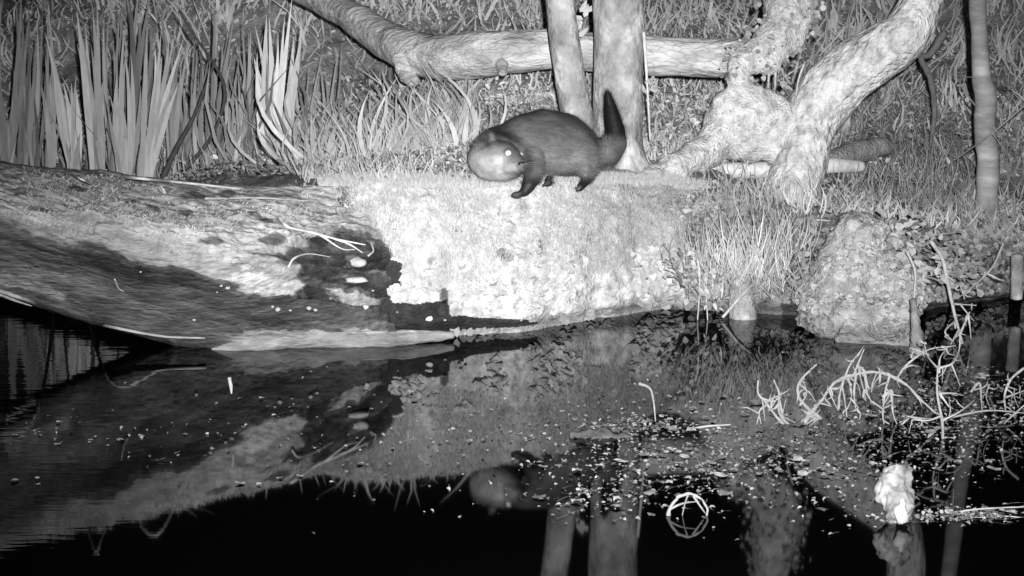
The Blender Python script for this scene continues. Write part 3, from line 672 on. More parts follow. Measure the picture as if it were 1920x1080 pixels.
# mossy stump and root beside the leaning tree
def pc(pts, Y=7.3):
    return [tuple(at(p[0], p[1], p[3] if len(p) > 3 else Y))+(p[2]*(p[3] if len(p) > 3 else Y)/FPX,) for p in pts]
og = lambda x, y: float(onground(x, y)[1])
V, F, Nn = blob([pc([(1130, 352, 7, 7.42), (1175, 344, 16, 7.55), (1225, 328, 24, 7.68), (1280, 308, 31, 7.80), (1335, 275, 36, 7.92), (1370, 225, 42, 7.95), (1388, 178, 32, 7.95)]),
                 pc([(1380, 230, 44, 7.95), (1400, 260, 50, 7.97)]),
                 pc([(1388, 178, 32, 7.95), (1425, 205, 40, 7.97), (1458, 225, 38, 7.98)]), pc([(1400, 190, 32, 7.97), (1405, 240, 50, 7.98), (1440, 258, 42, 7.98), (1480, 285, 30, 7.95)]),
                 pc([(1385, 160, 24, 7.96), (1380, 115, 26, 8.0), (1430, 105, 36, 8.05), (1475, 55, 44, 8.15), (1490, -20, 46, 8.25), (1480, -120, 40, 8.35), (1450, -260, 26, 8.4)])], .014, 40)
V = V+Nn*(.045*fbm(V*7, 4, 3)+.016*fbm(V*24, 3, 6))[:, None]
mk("mossy_stump", V, F, M_moss, .74*(1+.35*fbm(V*6, 4, 8)), label="pale mossy stump with a long root and ivy clad stem beside the leaning tree", cat="stump")
idx = rng.choice(np.where(V[:, 1] < 8.05)[0], 1300); idx = idx[fbm(V[idx]*8, 3, 36) > -.1]; n = len(idx)
lv = leaves(V[idx]+Nn[idx]*.004, Nn[idx]+rng.normal(0, .45, (n, 3)), rng.uniform(.006, .02, n), rng.uniform(.35, .75, n), asp=.8)
mk("ground_cover", lv[0], lv[1], M_leaf, lv[2], kind='stuff', label="tiny moss leaves on the stump beside the leaning tree", cat="ground cover")
# ivy on that stem
vv = V[(topx(V)[1] < 150) & (topx(V)[1] > -120)]; idx = rng.choice(len(vv), 420); P = vv[idx]+np.array([0, -.02, 0])+rng.normal(0, .03, (420, 3)); n = len(P)
V2, F2, A2 = leaves(P, np.array([0, -.9, .3])+rng.normal(0, .5, (n, 3)), rng.uniform(.012, .034, n), rng.uniform(.2, .6, n), asp=.9)
mk("ivy", V2, F2, M_leaf, A2, label="ivy leaves clothing the stem above the mossy stump", cat="ivy", kind='stuff')
V, F, Nn = blob([pc([(1290, 312, 6, 8.15), (1360, 320, 16, 8.1), (1460, 318, 17, 8.15), (1560, 310, 16, 8.25), (1612, 312, 12, 8.35)])], .01, 5)
mk("smooth_log", V, F, M_leaf, .85, label="smooth pale log lying on the ground behind the leaning tree", cat="log")
V, F, Nn = blob([pc([(1560, 300, 20, 8.6), (1600, 285, 24, 8.7), (1660, 275, 18, 8.8)])], .012, 5); V = V+Nn*(.012*fbm(V*12, 3, 2))[:, None]
mk("mossy_log", V, F, M_moss, .33, label="short mossy log end lying right of the leaning tree's foot", cat="log")
def bunch(px, py, Y, sg, k, l_, al_, lab):
    c = at(px, py, Y); e = empty("leaf_bunch", c, lab, "dead leaves")
    for i in range(k):
        v, f, a = leaves(c+rng.normal(0, sg, (1, 3))*np.array([1, .5, 1.3]), np.array([[0, -1., .3]])+rng.normal(0, .4, (1, 3)), l_, al_, asp=.4)
        mk("dead_leaf", v, f, M_leaf, a, parent=e)
twig("stake", [[(1207, 60, 7.6), (1213, 150, 7.6), (1219, 262, 7.6)]], 7.6, 3.4, "thin white stake upright against the thick trunk", "stake", alb=.8)
bunch(1218, 160, 7.55, .02, 8, .035, .5, "withered leaf bunch caught on the white stake")
bunch(1092, 28, 8.0, .035, 12, .06, .62, "pale withered leaf bunch between the two upright trunks")
for (l_, lab) in [([(1442, 138), (1440, 165)], "short white peg left of a matching peg behind the stump"), ([(1454, 135), (1453, 168)], "short white peg right of a matching peg behind the stump"), ([(1508, 120), (1497, 150), (1493, 180)], "thin white cane leaning between stump and leaning tree")]:
    twig("cane", [[(a, b, 7.9) for a, b in l_]], 7.9, 2.6, lab, "cane", alb=.7)
twig("sapling", [[(1772, 60, 9.4), (1745, 100, 9.4), (1728, 110, 9.4), (1745, 150, 9.4), (1752, 205, 9.4), (1745, 275, 9.4)], [(1728, 110, 9.4), (1712, 95, 9.4)]], 8.3, 9, "crooked dim sapling hanging right of the leaning tree", "sapling", alb=.2, seg=12)
twig("sapling", [[(1880, 260, 8.2), (1800, 150, 8.3), (1900, 160, 8.4)]], 8.2, 2.0, "wiry bramble stem arching at the far right", "bramble", alb=.25)
twig("sapling", [[(1930, 190, 8.0), (1860, 250, 8.0), (1790, 300, 7.9)], [(1860, 250, 8.0), (1900, 300, 8.0)]], 8.0, 2.2, "wiry bramble stem crossing behind the ringed trunk", "bramble", alb=.3)

# ------------------------------------------------------------------ right: mossy block at the water, posts, broad leaved plants
V, F, Nn = blob([pc([(1560, 590, 45, 6.75), (1600, 520, 55, 6.8), (1600, 460, 50, 6.9), (1640, 440, 40, 7.0)]), pc([(1560, 600, 45, 6.7), (1640, 595, 52, 6.65), (1690, 600, 30, 6.6)]),
                 pc([(1600, 500, 60, 6.9), (1665, 550, 55, 6.8), (1670, 600, 40, 6.7)]), pc([(1540, 600, 28, 6.7), (1530, 560, 22, 6.8)]), pc([(1600, 640, 30, 6.55), (1680, 640, 22, 6.5), (1720, 640, 18, 6.5)])], .013, 20)
V = V+Nn*(.085*fbm(V*6, 4, 13)+.030*fbm(V*20, 3, 16)+.010*fbm(V*60, 2, 18))[:, None]
_, yy = topx(V); mk("mossy_block", V, F, M_moss, np.where(yy > 612+8*fbm(V*12, 3, 5), .26, .44)*(1+.4*fbm(V*8, 4, 8)), label="pale mossy lump of earth and roots standing in the water at right", cat="mossy mound")
bmask = (V[:, 1] < np.quantile(V[:, 1], .6)) & (V[:, 2] > .02); idx = rng.choice(np.where(bmask)[0], 3800); Pq = V[idx]; kk = fbm(Pq*11, 3, 66) > -.15; idx = idx[kk]; n = len(idx)
lv = leaves(V[idx]+Nn[idx]*.006, Nn[idx]+rng.normal(0, .5, (n, 3)), rng.uniform(.008, .032, n), rng.uniform(.32, .52, n)*np.where(V[idx, 2] < .08, .6, 1), asp=.8)
mk("ground_cover", lv[0], lv[1], M_leaf, lv[2], kind='stuff', label="tiny creeping leaves covering the mossy lump in the water", cat="ground cover")
V, F, A = ptube([(1392, 612, 7.0), (1391, 560, 7.02), (1384, 500, 7.05)], 7.0, [27, 25, 14], n=30, seg=16, noise=.12, nscale=12, alb=.46, albvar=.3); mk("post", V, F, M_moss, A, label="pale squat post at the water below the tall dry grass", cat="post")
V, F, A = ptube([(1906, 560, 7.1), (1907, 520, 7.1), (1908, 478, 7.1)], 7.1, [12, 12, 12], n=20, seg=14, noise=.05, nscale=12, alb=.36, albvar=.2); mk("post", V, F, M_smooth, A, label="short round grey post in the water at far right", cat="post")
twig("post", [[(1720, 668, 6.25), (1718, 620, 6.25), (1712, 560, 6.3)]], 6.3, 14, "mossy snag leaning on the right side of the mossy lump", "snag", alb=.26, m=M_moss, seg=14)
# block leaves (ground ivy) over the lump and to its right : separate plants
def plant(px, py, Y, rx, ry, k, L, a0, a1, label, droop=0):
    k = int(k*2.0); L *= .68
    if Y >= 7: Y = float(onground(px, py)[1])-.05
    c = at(px, py, Y); P = c+rng.normal(0, 1, (k, 3))*np.array([rx, rx*.6, ry])*PX*.5
    lv = leaves(P, np.array([0, -.75, .6])+rng.normal(0, .38, (k, 3)), rng.uniform(.6, 1.2, k)*L, rng.uniform(a0, a1, k), asp=rng.uniform(.35, .85, k))
    foot = c+np.array([0, .08, -ry*PX*.8]); e = empty("leafy_plant", foot, label, "plant", "broad leaved plants on the right bank")
    mk("leaves", lv[0], lv[1], M_leaf, lv[2], parent=e)
    st = [tube([foot+np.array([random.uniform(-.02, .02), 0, 0]), (foot+P[i])/2+np.array([0, -.01, .02]), P[i]], [.0025, .002, .0012], n=8, seg=5, alb=.3) for i in range(0, k, 3)]
    v, f, a = join(st); mk("stem", v, f, M_blade, a, parent=e)
plant(1700, 445, 6.9, 70, 40, 46, .05, .25, .48, "leafy plant sprawling over the top of the mossy lump")
plant(1720, 510, 6.75, 60, 30, 30, .055, .28, .5, "broad leaved plant drooping right of the mossy lump")
plant(1790, 440, 7.1, 60, 45, 44, .05, .2, .42, "leafy plant at the foot of the ringed trunk, left side")
plant(1860, 440, 7.1, 60, 40, 44, .05, .22, .45, "leafy plant at the foot of the ringed trunk, right side")
plant(1915, 445, 7.0, 50, 45, 36, .05, .25, .5, "leafy plant cut by the right edge above the grey post")
plant(1800, 500, 6.95, 60, 35, 30, .055, .18, .36, "dim leafy plant overhanging the dark water at right")
plant(1620, 470, 6.8, 70, 50, 40, .03, .3, .5, "small leaved creeper on the face of the mossy lump")
plant(1290, 500, 6.95, 50, 60, 46, .04, .3, .6, "ivy tangle hanging down the bank left of the dry grass")
plant(1340, 540, 6.95, 40, 40, 20, .045, .3, .7, "few pale ivy leaves low by the waterline near the squat post")
plant(1270, 400, 7.0, 60, 30, 40, .035, .3, .55, "low ivy patch on the bank top right of the otter")
plant(1340, 350, 7.2, 60, 20, 30, .035, .3, .55, "low leaf patch in front of the pale smooth log")
# dry grass clumps on the bank edge
def clump(px, py, Y, k, h0, h1, spread, a0, a1, label, lean=.3, w=.004):
    c = onground(px, py) if Y > 7 else at(px, py, Y); B = c+rng.normal(0, 1, (k, 3))*np.array([spread, spread*.5, .005]); B[:, 2] = [drop(b_[0], b_[1])-.01 if Y > 7 else b_[2] for b_ in B]; h = rng.uniform(h0, h1, k)
    T = B+np.stack([rng.normal(0, lean, k)*h, rng.normal(-.1, lean*.6, k)*h, h], -1)
    V, F, A = blades(B, T, rng.uniform(w*.6, w*1.3, k), .4, rng.uniform(a0, a1, k), n=7)
    mk("grass_clump", V, F, M_blade, A, label=label, cat="grass clump", group="dry grass clumps on the right bank")
clump(1400, 520, 6.95, 130, .10, .30, .08, .35, .75, "tall straw coloured grass clump above the squat post")
clump(1450, 480, 7.1, 90, .08, .26, .07, .3, .7, "straw clump right of the tallest grass clump")
clump(1340, 510, 6.95, 60, .08, .22, .06, .3, .7, "straw clump left of the tallest grass clump")
clump(1400, 390, 7.3, 70, .05, .16, .10, .3, .6, "short grass clump in front of the leaning tree")
clump(1515, 400, 7.3, 24, .08, .20, .03, .5, .8, "bright sparse grass spikes at the leaning tree's foot", w=.007)
clump(1640, 370, 7.6, 60, .06, .2, .12, .2, .5, "grass clump on open ground right of the leaning tree")
clump(1750, 350, 7.8, 80, .08, .28, .12, .2, .45, "tall thin grass clump left of the ringed trunk")
clump(1890, 330, 8.0, 70, .08, .28, .10, .15, .4, "dim grass clump right of the ringed trunk")
clump(1690, 230, 9.0, 60, .1, .3, .14, .15, .42, "distant grass clump between leaning tree and ringed trunk")
clump(1440, 545, 6.9, 60, .08, .2, .07, .25, .6, "ragged straw fringe hanging over the water right of the squat post", lean=.6)
clump(1330, 560, 6.92, 40, .05, .15, .06, .25, .6, "ragged straw fringe hanging over the water left of the squat post", lean=.6)
clump(1500, 560, 6.85, 50, .04, .14, .05, .2, .5, "matted straw fringe between squat post and mossy lump", lean=.8)
for (l_, lab) in [([(1308, 470), (1312, 530), (1308, 600)], "straight pale reed standing in water left of its twin"), ([(1326, 500), (1324, 550), (1327, 602)], "shorter pale reed standing in water right of its twin")]:
    twig("reed", [[(a, b, 6.95) for a, b in l_]], 6.95, 3.2, lab, "reed", alb=.6)
twig("stick", [[(1355, 595, 6.95), (1390, 555, 6.95), (1425, 520, 7.0)]], 6.95, 3.5, "pale stick leaning against the squat post", "stick", alb=.55)
twig("stick", [[(1590, 368, float(onground(1590, 368)[1])-.02), (1640, 367, float(onground(1640, 367)[1])-.02)]], 7.5, 3, "straight white stick lying on the ground right of the leaning tree", "stick", alb=.7)
twig("stick", [[(1530, 412, float(onground(1530, 412)[1])-.02), (1600, 418, float(onground(1600, 418)[1])-.02)]], 7.2, 2.5, "pale straw stalk lying above the mossy lump", "stick", alb=.5)
twig("stick", [[(1810, 325, float(onground(1810, 325)[1])-.02), (1790, 350, float(onground(1790, 350)[1])-.02), (1770, 370, float(onground(1770, 370)[1])-.02)]], 7.6, 3, "slanting pale stalk left of the ringed trunk's foot", "stick", alb=.5)
twig("stick", [[(1700, 470, 6.6), (1716, 510, 6.6), (1714, 560, 6.58), (1716, 620, 6.55)]], 6.6, 3, "pale dangling root right of the mossy lump", "root", alb=.5)
# dangling branched twig over the right water
twig("dead_branch", [[(1745, 452, 6.75), (1765, 480, 6.7), (1778, 530, 6.65), (1790, 590, 6.6), (1800, 640, 6.55), (1806, 658, 6.5)],
                     [(1880, 460, 6.8), (1860, 500, 6.75), (1825, 540, 6.7), (1795, 560, 6.62)], [(1788, 570, 6.6), (1830, 570, 6.5)], [(1782, 540, 6.65), (1800, 535, 6.6), (1810, 560, 6.55)],
                     [(1793, 600, 6.6), (1775, 620, 6.5), (1782, 640, 6.5)], [(1798, 630, 6.5), (1812, 600, 6.5), (1818, 585, 6.5)], [(1730, 462, 6.8), (1745, 455, 6.75)], [(1797, 620, 6.55), (1780, 650, 6.5)]],
     6.6, 5, "dead branched twig dangling from the right bank to the water", "branch", alb=.6)
twig("dead_branch", [[(1766, 862, 5.15), (1765, 800, 5.2), (1763, 740, 5.25), (1760, 690, 5.3)], [(1760, 692, 5.3), (1742, 668, 5.35), (1735, 640, 5.4)], [(1762, 690, 5.3), (1785, 680, 5.3), (1800, 655, 5.4), (1803, 625, 5.4)],
                     [(1761, 700, 5.3), (1765, 670, 5.3), (1778, 650, 5.35)], [(1765, 790, 5.2), (1800, 770, 5.2), (1825, 750, 5.25)], [(1765, 780, 5.2), (1735, 790, 5.2), (1700, 785, 5.2)], [(1764, 800, 5.2), (1740, 815, 5.1)]],
     5.2, 4.5, "slender upright forked twig rising from the pool at right", "branch", alb=.5)
# the tangle of bleached branches
Yt = 5.35
def L(pts, y=Yt, j=.0): return [(a, b, y+j*i) for i, (a, b) in enumerate(pts)]
twig("bleached_branch", [L([(1490, 812), (1512, 785), (1535, 750), (1575, 712), (1640, 697), (1690, 715), (1722, 745), (1752, 778), (1775, 792)]),
     L([(1625, 700), (1612, 690), (1625, 750)]), L([(1590, 708), (1596, 740), (1588, 770)]), L([(1605, 702), (1602, 735), (1606, 768)]), L([(1622, 699), (1628, 740), (1640, 760)]), L([(1650, 698), (1648, 720)]), L([(1668, 704), (1660, 725), (1655, 750), (1655, 785), (1668, 822)]),
     L([(1655, 745), (1672, 735), (1674, 775), (1684, 806)]), L([(1572, 768), (1575, 735), (1590, 690), (1616, 654)]), L([(1600, 705), (1610, 680), (1618, 656)]), L([(1682, 708), (1700, 680), (1740, 658), (1775, 648)]), L([(1520, 770), (1535, 755), (1560, 760)])],
     Yt, 5.6, "large bleached branch arching out of the pool with hanging twigs", "branch", alb=.42, noise=.25)
twig("bleached_branch", [L([(1540, 785), (1510, 765), (1496, 740), (1500, 715), (1530, 683)]), L([(1500, 760), (1512, 735), (1508, 715)]), L([(1498, 722), (1510, 706)])], Yt, 5, "forked bleached twig curling up left of the arching branch", "branch", alb=.42)
twig("bleached_branch", [L([(1480, 806), (1455, 780), (1436, 755), (1423, 738), (1422, 715)]), L([(1436, 760), (1424, 775), (1430, 800)])], 5.3, 4.5, "leftmost bleached twig of the tangle, curved and pointed", "branch", alb=.45)
twig("bleached_branch", [L([(1490, 806), (1464, 775), (1460, 740), (1448, 714)]), L([(1440, 770), (1465, 765)]), L([(1466, 780), (1500, 800)])], 5.28, 4, "short bleached twig between the leftmost and forked ones", "branch", alb=.4)
twig("bleached_branch", [L([(1920, 690), (1895, 710), (1885, 740), (1884, 770)]), L([(1890, 725), (1910, 730)]), L([(1886, 745), (1925, 730)]), L([(1920, 760), (1890, 790), (1880, 800)])], 5.4, 3.5, "curved grey twig rising from the debris at right edge", "branch", alb=.4)
twig("bleached_branch", [L([(1820, 735), (1835, 722), (1842, 745), (1840, 768)]), L([(1855, 720), (1850, 745), (1858, 765)])], 5.4, 3, "small looped grey twig beside the upright forked twig", "branch", alb=.35)
twig("twig", [L([(1198, 719), (1218, 728), (1225, 750), (1229, 790)])], 5.35, 3.2, "hooked twig standing in the pool below the bank", alb=.3)
twig("twig", [L([(632, 812), (630, 835), (625, 848), (629, 866)])], 4.95, 4.2, "bright white twig stub standing alone in the dark pool", alb=.9)
twig("twig", [L([(430, 708), (433, 725), (434, 738)])], 5.7, 4, "pale pointed splinter poking up from left pool", alb=.45)
twig("twig", [L([(444, 884), (446, 905)])], 4.75, 4, "tiny pale nub of wood in the near left pool", alb=.6)
twig("twig", [L([(1178, 795), (1176, 812)]), L([(1178, 800), (1190, 792)])], 5.2, 3, "tiny forked stub left of the hooked twig", alb=.5)

# near stump
V, F, Nn = blob([pc([(1682, 1010, 22, 4.4), (1684, 960, 22, 4.38), (1672, 925, 26, 4.42), (1660, 890, 17, 4.44)]), pc([(1680, 920, 28, 4.42), (1692, 895, 24, 4.44), (1680, 875, 10, 4.44)]), pc([(1690, 930, 18, 4.40), (1706, 915, 12, 4.42), (1708, 885, 10, 4.44)])], .005, 3)
V = V+Nn*(.022*fbm(V*20, 4, 3)+.012*fbm(V*60, 3, 6)+.016*fbm(V*np.array([60, 60, 12]), 3, 9))[:, None]
_, yy = topx(V)
e = mk("stump", V, F, M_twig, (.26*(1+1.1*fbm(V*30, 4, 8))), label="ragged pale stump standing in the near pool at right", cat="stump")
V, F, Nn = blob([pc([(1692, 940, 7, 4.35), (1689, 958, 11, 4.34), (1690, 970, 14, 4.34)])], .004, 2); V = V+Nn*(.008*fbm(V*50, 3, 9))[:, None]; mk("knot", V, F, M_twig, .5, parent=e)
twig("driftwood", [L([(1648, 928), (1610, 934), (1560, 930)]), L([(1640, 936), (1600, 945), (1575, 940)]), L([(1645, 932), (1590, 925), (1550, 934)])], 4.52, 5, "pale splintered driftwood lying left of the near stump", "driftwood", alb=.22)
# bent twig hoop
Yh = Yz(966)
arc = [(1290-36*math.cos(t)+random.gauss(0, 1.3), 968-42*math.sin(t)+random.gauss(0, 1.3)) for t in np.linspace(-.15, math.pi+.15, 15)]
twig("twig_hoop", [L(arc, Yh), L([(1290, 928), (1284, 945), (1278, 972)], Yh), L([(1256, 955), (1280, 944), (1310, 940)], Yh), L([(1300, 930), (1322, 962)], Yh)], Yh, 4.5, "bent twig forming a small ribbed hoop on the dark water", "twig hoop", alb=.26, seg=9)
# floating log raft near middle right
V, F, A = ptube([(1070, 812), (1110, 808), (1150, 812), (1190, 820)], 5.2, [10, 13, 11, 6], n=40, seg=12, noise=.5, nscale=26, alb=.10, albvar=.8); V[:, 2] -= .01; mk("driftwood", V, F, M_bark, A, label="dim chunk of waterlogged driftwood left of the floating leaves", cat="driftwood")

# ------------------------------------------------------------------ floating leaves (individuals) and scum (stuff)
protos = []
for i in range(7):
    n_ = 9; th = np.linspace(0, 2*np.pi, n_, endpoint=False)+rng.uniform(0, .4, n_); r_ = rng.uniform(.55, 1.1, n_)
    V = [(0, 0, .25)]+[(math.cos(a)*b, math.sin(a)*b*rng.uniform(.6, 1), rng.uniform(0, .55)) for a, b in zip(th, r_)]
    F = [[0, 1+j, 1+(j+1) % n_] for j in range(n_)]
    me = bpy.data.meshes.new("floating_leaf"); me.from_pydata(V, [], F); at_ = me.attributes.new("alb", 'FLOAT', 'POINT')
    at_.data.foreach_set("value", np.full(len(V), [.5, .3, .22, .36, .16, .28, .55][i], np.float32)); me.materials.append(M_leaf); protos.append(me)
def fl(px, py, r, i):
    y = float(Yz(py)); p = at(px, py, y)
    o = bpy.data.objects.new("floating_leaf", protos[i]); S.collection.objects.link(o)
    o.location = (p[0], p[1], .002); rr = 1.3*r*y/FPX; o.scale = (rr, rr*1.6, rr*.8); o.rotation_euler = (0, 0, random.uniform(0, 6.28))
    if px < 1000: tag(o, "pale leaf speck floating on the open left half of the pool", "floating leaf", "leaf specks floating on the left half of the pool")
    else: tag(o, "small pale leaf floating among the debris on the right half of the pool", "floating leaf", "small leaves floating on the right half of the pool")
hand = [(805, 698, 7), (1013, 869, 6), (676, 871, 6), (735, 842, 4), (770, 737, 6), (778, 752, 5), (820, 735, 5), (697, 768, 4), (655, 765, 3), (685, 730, 4), (265, 819, 5), (225, 826, 6), (170, 826, 4), (110, 793, 5), (75, 817, 4), (28, 817, 4), (28, 903, 7), (70, 898, 4), (70, 910, 4), (450, 908, 7), (485, 910, 5), (525, 898, 5), (562, 894, 5),
        (490, 748, 5), (450, 748, 3), (880, 828, 5), (905, 826, 4), (1126, 875, 7), (1270, 738, 5), (1255, 745, 5), (1315, 755, 5), (1355, 745, 6), (1470, 663, 6), (1530, 698, 0), (1260, 712, 0), (1845, 708, 10), (1762, 740, 8), (1840, 712, 8), (1730, 735, 5), (1790, 744, 5), (1525, 810, 8), (1523, 845, 7)]
for (x, y, r) in hand:
    if r: fl(x, y, r, random.choice([0, 3, 6, 1]))
for (n, cx, cy, sx, sy) in [(40, 1290, 880, 70, 22), (26, 1245, 800, 60, 14), (34, 1500, 880, 70, 18), (24, 1600, 800, 110, 18), (20, 1820, 840, 60, 25), (22, 1780, 960, 90, 12), (14, 1130, 930, 50, 20), (12, 1300, 945, 60, 15), (16, 1850, 750, 50, 22), (10, 1400, 780, 60, 20), (8, 1180, 870, 50, 10), (6, 250, 830, 90, 12)]:
    for _ in range(n):
        fl(random.gauss(cx, sx), random.gauss(cy, sy), random.choice([2.5, 3, 3.5, 4, 5, 6.5, 8, 10]), random.randrange(7))
# scum: fine scraps
def scum(n, cx, cy, sx, sy):
    px = rng.normal(cx, sx, n); py = rng.normal(cy, sy, n).clip(690, 1100); return at(px, py, Yz(py))+np.array([0, 0, .003])
P = np.concatenate([scum(1100, 1800, 770, 110, 40), scum(900, 1250, 850, 120, 50), scum(260, 1180, 800, 60, 10), scum(900, 1560, 850, 170, 55), scum(330, 1800, 968, 90, 9), scum(120, 1100, 935, 50, 18), scum(60, 200, 815, 160, 20), scum(160, 1500, 740, 220, 18), scum(300, 900, 820, 260, 60)])
n = len(P); V1 = leaves(P, np.array([0, -.2, 1])+rng.normal(0, .25, (n, 3)), rng.uniform(.003, .016, n), rng.uniform(.05, .42, n), asp=.6)
n = 700; P = P[rng.choice(len(P), n)]; a = rng.normal(0, .5, n); l_ = rng.uniform(.015, .07, n)
V2 = blades(P, P+np.stack([np.cos(a)*l_, np.sin(a)*l_, rng.uniform(0, .008, n)], -1), .0025, .3, rng.uniform(.1, .35, n), n=4)
V, F, A = join([V1, V2]); mk("water_scum", V, F, M_leaf, A, kind='stuff', label="fine scraps of straw and leaf floating on the pool", cat="scum")
for (l_, lab) in [([(910, 744), (955, 750), (1000, 742)], 0), ]:
    pass
twig("floating_stick", [L([(1285, 808), (1320, 800), (1370, 796)], Yz(802))], 5, 3, "straight floating stick left of the bleached tangle", "stick", alb=.4)
twig("floating_stick", [L([(1755, 968), (1830, 955), (1925, 950)], Yz(960)), L([(1780, 975), (1880, 968), (1925, 972)], Yz(970))], 4.5, 3, "long thin floating stick right of the near stump", "stick", alb=.4)
twig("floating_stick", [L([(1700, 782), (1760, 786), (1850, 770), (1925, 775)], Yz(785))], 5, 3, "grey floating stick crossing the foot of the upright forked twig", "stick", alb=.3)

# ------------------------------------------------------------------ the otter
def oc(pts): return [tuple(at(p[0], p[1], p[2]))+(p[3]*p[2]/FPX,) for p in pts]
foot_z = lambda x, y: onground(x, y)
Yo = float(onground(1000, 360)[1])            # where the near feet stand
dY = Yo-6.62
def sh(pts): return [(a, b, c+dY, d) for a, b, c, d in pts]
def gY(x, y): return float(onground(x, y)[1])-dY-.012

def toes(cx, cy, Y, ang, n=5, l=11, r=3.2):
    out = []
    for i in range(n):
        a = math.radians(ang+(i-(n-1)/2)*20); ll = l*(1-.12*abs(i-(n-1)/2))
        out.append([(cx, cy, Y, r*1.6), (cx+ll*.6*math.cos(a), cy+1+ll*.45*math.sin(a)*.7, Y-.008, r*1.0), (cx+ll*math.cos(a), cy+2+ll*.8*math.sin(a)*.7, Y-.012, r*.8)])
    return out
f1, f2, f3, f4 = gY(974, 366), gY(1088, 352), gY(908, 346), gY(1026, 346)
ch = [[(1092, 288, 6.93, 36), (1074, 279, 6.92, 51), (1050, 272, 6.90, 62), (1018, 268, 6.86, 64), (985, 270, 6.80, 56), (955, 272, 6.76, 42), (932, 278, 6.72, 41), (919, 288, 6.66, 39), (915, 296, 6.62, 37)],
      [(914, 297, 6.62, 38), (928, 300, 6.58, 38), (942, 300, 6.55, 35), (954, 304, 6.53, 27), (964, 309, 6.49, 20), (972, 312, 6.46, 14)],
      [(918, 306, 6.60, 34), (945, 315, 6.54, 25), (966, 319, 6.50, 14)],
      [(1088, 285, 6.93, 36), (1118, 287, 6.90, 27), (1140, 284, 6.90, 28), (1155, 270, 6.91, 21), (1154, 246, 6.92, 18.5), (1148, 219, 6.93, 15), (1144, 200, 6.94, 11.5), (1141, 184, 6.94, 8), (1139, 174, 6.94, 4.5)],
      [(990, 285, 6.74, 30), (998, 310, 6.70, 22), (1000, 328, (6.7+f1)/2, 17), (992, 346, f1, 14), (984, 359, f1-.01, 10)],
      [(940, 305, 6.85, 20), (925, 330, 6.84, 11), (910, 343, f3, 8)],
      [(1085, 288, 6.86, 40), (1101, 312, 6.84, 22), (1102, 328, 6.84, 13), (1096, 342, (6.84+f2)/2, 9), (1088, 351, f2, 8)],
      [(1045, 310, 7.0, 26), (1032, 332, 7.0, 12), (1028, 343, f4, 8)],
      [(923, 262, 6.58, 7), (921, 253, 6.58, 9), (920, 249, 6.59, 7)], [(948, 290, 6.54, 22), (968, 306, 6.47, 15), (976, 309, 6.45, 9)]]
ch += toes(978, 363, f1-.01, 165, 5, 19, 4.2)+toes(1088, 354, f2, 172, 4, 16, 3.8)+toes(906, 347, f3, 170, 4, 9, 2.8)+toes(1024, 346, f4, 170, 4, 9, 2.8)
V, F, Nn = blob([oc(sh(c)) for c in ch], .0055, 5)
ox, oy = topx(V); yy = V[:, 1]-dY
# coat: pale cheeks and throat, brown back, blackish tail and feet; some shade painted in
albo = np.full(len(V), .15)+.04*fbm(V*9, 3, 3)+.05*fbm(V*np.array([14, 30, 50]), 3, 4)
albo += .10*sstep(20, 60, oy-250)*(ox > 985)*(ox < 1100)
n3 = fbm(V*20, 3, 7)
fd = ((ox-918+3*n3)/58)**2+((oy-307+3*n3)/42)**2
pale = (1-sstep(.35, 1.35, fd+.25*fbm(V*30, 3, 17)))*(oy < 344)*(1-sstep(6.72, 6.80, yy))*(1-sstep(969, 985, ox+.35*(oy-300)))*sstep(250, 292, oy)
albo = albo*(1-pale)+(.30+.26*sstep(268, 312, oy)-.08*sstep(940, 980, ox)-.22*np.exp(-((oy-(327-.12*(ox-930)))/2.2)**2)*sstep(930, 945, ox))*pale
ear = sstep(1.2, .6, 1)*0+(1-sstep(.5, 1.2, ((ox-922)/13)**2+((oy-262)/12)**2))*(yy < 6.72); albo = albo*(1-ear)+.2*ear; muz = np.exp(-(((ox-962)/13)**2+((oy-301)/9)**2)**2)*(yy < 6.7); albo = albo*(1-.40*muz)
sp1 = np.exp(-((ox-914)/6)**2-((oy-271)/5)**2)*(yy < 6.75); albo = albo*(1-.45*sp1)*(1+.25*fbm(V*np.array([40, 40, 70]), 3, 27)*(ox < 985))
sock = np.exp(-(((ox-953)/11)**2+((oy-287)/8)**2)**2)*(yy < 6.7); albo = albo*(1-.35*sock)
albo = np.where((ox > 1118), albo*.9, albo); tl = sstep(268, 248, oy) if False else 1-sstep(248, 275, oy)
albo = np.where(ox > 1122, albo*(1-tl)+.007*tl, albo)
lg = np.maximum(sstep(318, 345, oy)*(ox > 968), sstep(342, 346, oy))*(yy < 7.2); albo = albo*(1-lg)+.025*lg
albo = np.where((oy > 334) & (ox < 930) & (yy > 6.7), .05, albo)
fd2 = ((ox-918)/60)**2+((oy-303)/46)**2; band = sstep(1.0, 1.35, fd2)*(1-sstep(1.5, 2.3, fd2))*sstep(915, 940, ox)*(1-sstep(318, 335, oy)); albo = albo*(1-.72*band)  # shadow between head and body painted as a dark crescent
rimt = 1-sstep(0, 24, oy-interp(ox, [(920, 250), (960, 213), (1017, 203), (1050, 210), (1100, 235), (1120, 262)])); albo = albo*(1-.5*rimt*(ox > 915)*(ox < 1120))  # dark back fur, with the shaded rim of the outline painted in
albo = np.clip(albo, .012, .62)
OB = BVHTree.FromPolygons([Vector(v) for v in V], F.tolist())
root = empty("otter", onground(1000, 352), "dark furred otter with pale cheeks and raised black tail walking left on the mossy bank", "otter")
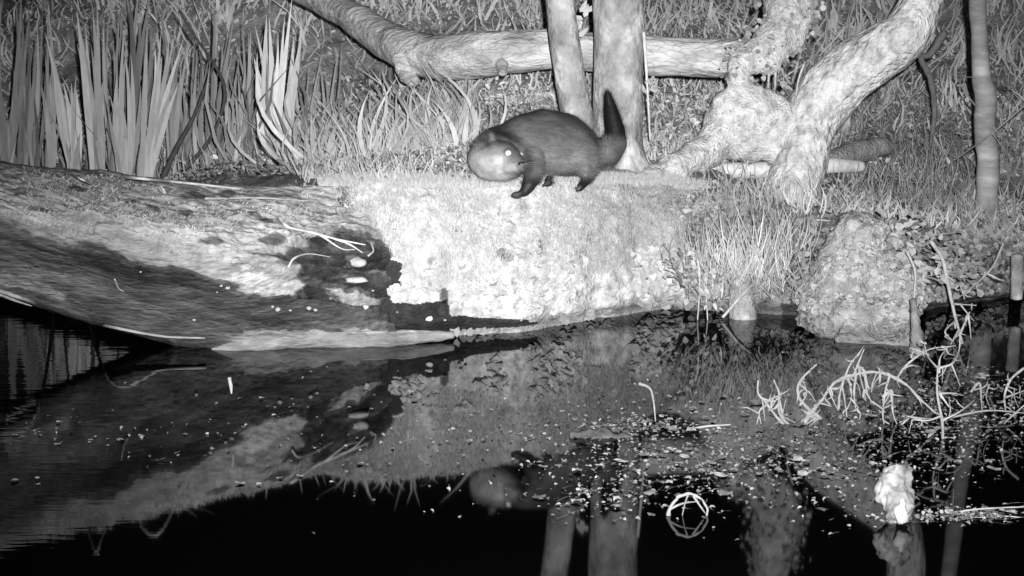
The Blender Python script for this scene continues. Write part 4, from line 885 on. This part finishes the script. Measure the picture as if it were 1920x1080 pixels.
# fur: short hairs lying back along the body, part of the body mesh
nf = 42000; id_ = rng.choice(len(V), nf); B = V[id_]+rng.normal(0, .002, (nf, 3)); nn = Nn[id_]
flow = np.zeros((nf, 3)); hx = ox[id_]; hy = oy[id_]; flow[:, 0] = np.where(hx < 940, .3, 1.0); flow[:, 2] = np.where(hx > 1130, 1.0, -.35); flow[:, 0] = np.where(hx > 1130, -.1, flow[:, 0])
flow -= nn*(flow*nn).sum(1)[:, None]
T = B+flow*rng.uniform(.008, .022, nf)[:, None]+nn*(rng.uniform(.003, .014, nf)*np.where(hx > 1118, 1.7, 1))[:, None]*np.where(hx < 985, .7, 1)[:, None]+rng.normal(0, .003, (nf, 3))
sd = np.cross(nn, flow+1e-4); sd /= np.linalg.norm(sd, axis=1)[:, None]+1e-9
fa = albo[id_]*rng.uniform(.45, 1.6, nf)
keep = (oy[id_] < 345); hv = blades(B[keep], T[keep], .0016, .05, fa[keep], n=2, side=sd[keep])
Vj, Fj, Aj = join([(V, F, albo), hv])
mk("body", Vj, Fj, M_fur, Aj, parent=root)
def onotter(px, py):
    o = Vector((0, 0, CH)); d = (Vector(at(px, py, 5.0))-o).normalized(); h = OB.ray_cast(o, d); return np.array(h[0]) if h[0] is not None else at(px, py, 6.6+dY)
def ball(name, px, py, r, m, parent, sc=(1, .7, 1), out=.3):
    p = onotter(px, py); bm = bmesh.new(); bmesh.ops.create_uvsphere(bm, u_segments=16, v_segments=10, radius=1)
    Vb = np.array([v.co[:] for v in bm.verts])*np.array(sc)*r*PX+p+np.array([0, -out*r*PX, 0]); Fb = [[v.index for v in f.verts] for f in bm.faces]; bm.free()
    return mk(name, Vb, Fb, m, parent=parent)
ball("eye", 953, 287, 5.8, M_eye, root); ball("eye", 977, 289, 3.8, M_eye, root, out=.9)
ball("nose", 977, 307, 6.2, M_nose, root, (1, .7, .7))
wh = []
for i in range(7):
    q = onotter(968, 311); wh.append(tube([q, q+np.array([.02+.004*i, -.03, -.010+.004*i]), q+np.array([.035+.005*i, -.05, -.03+.008*i])], [.0006, .0005, .0003], n=6, seg=4, alb=.5))
v, f, a = join(wh); mk("whiskers", v, f, M_leaf, a, parent=root)
for o in list(S.objects):
    if '_o' in o: del o['_o']
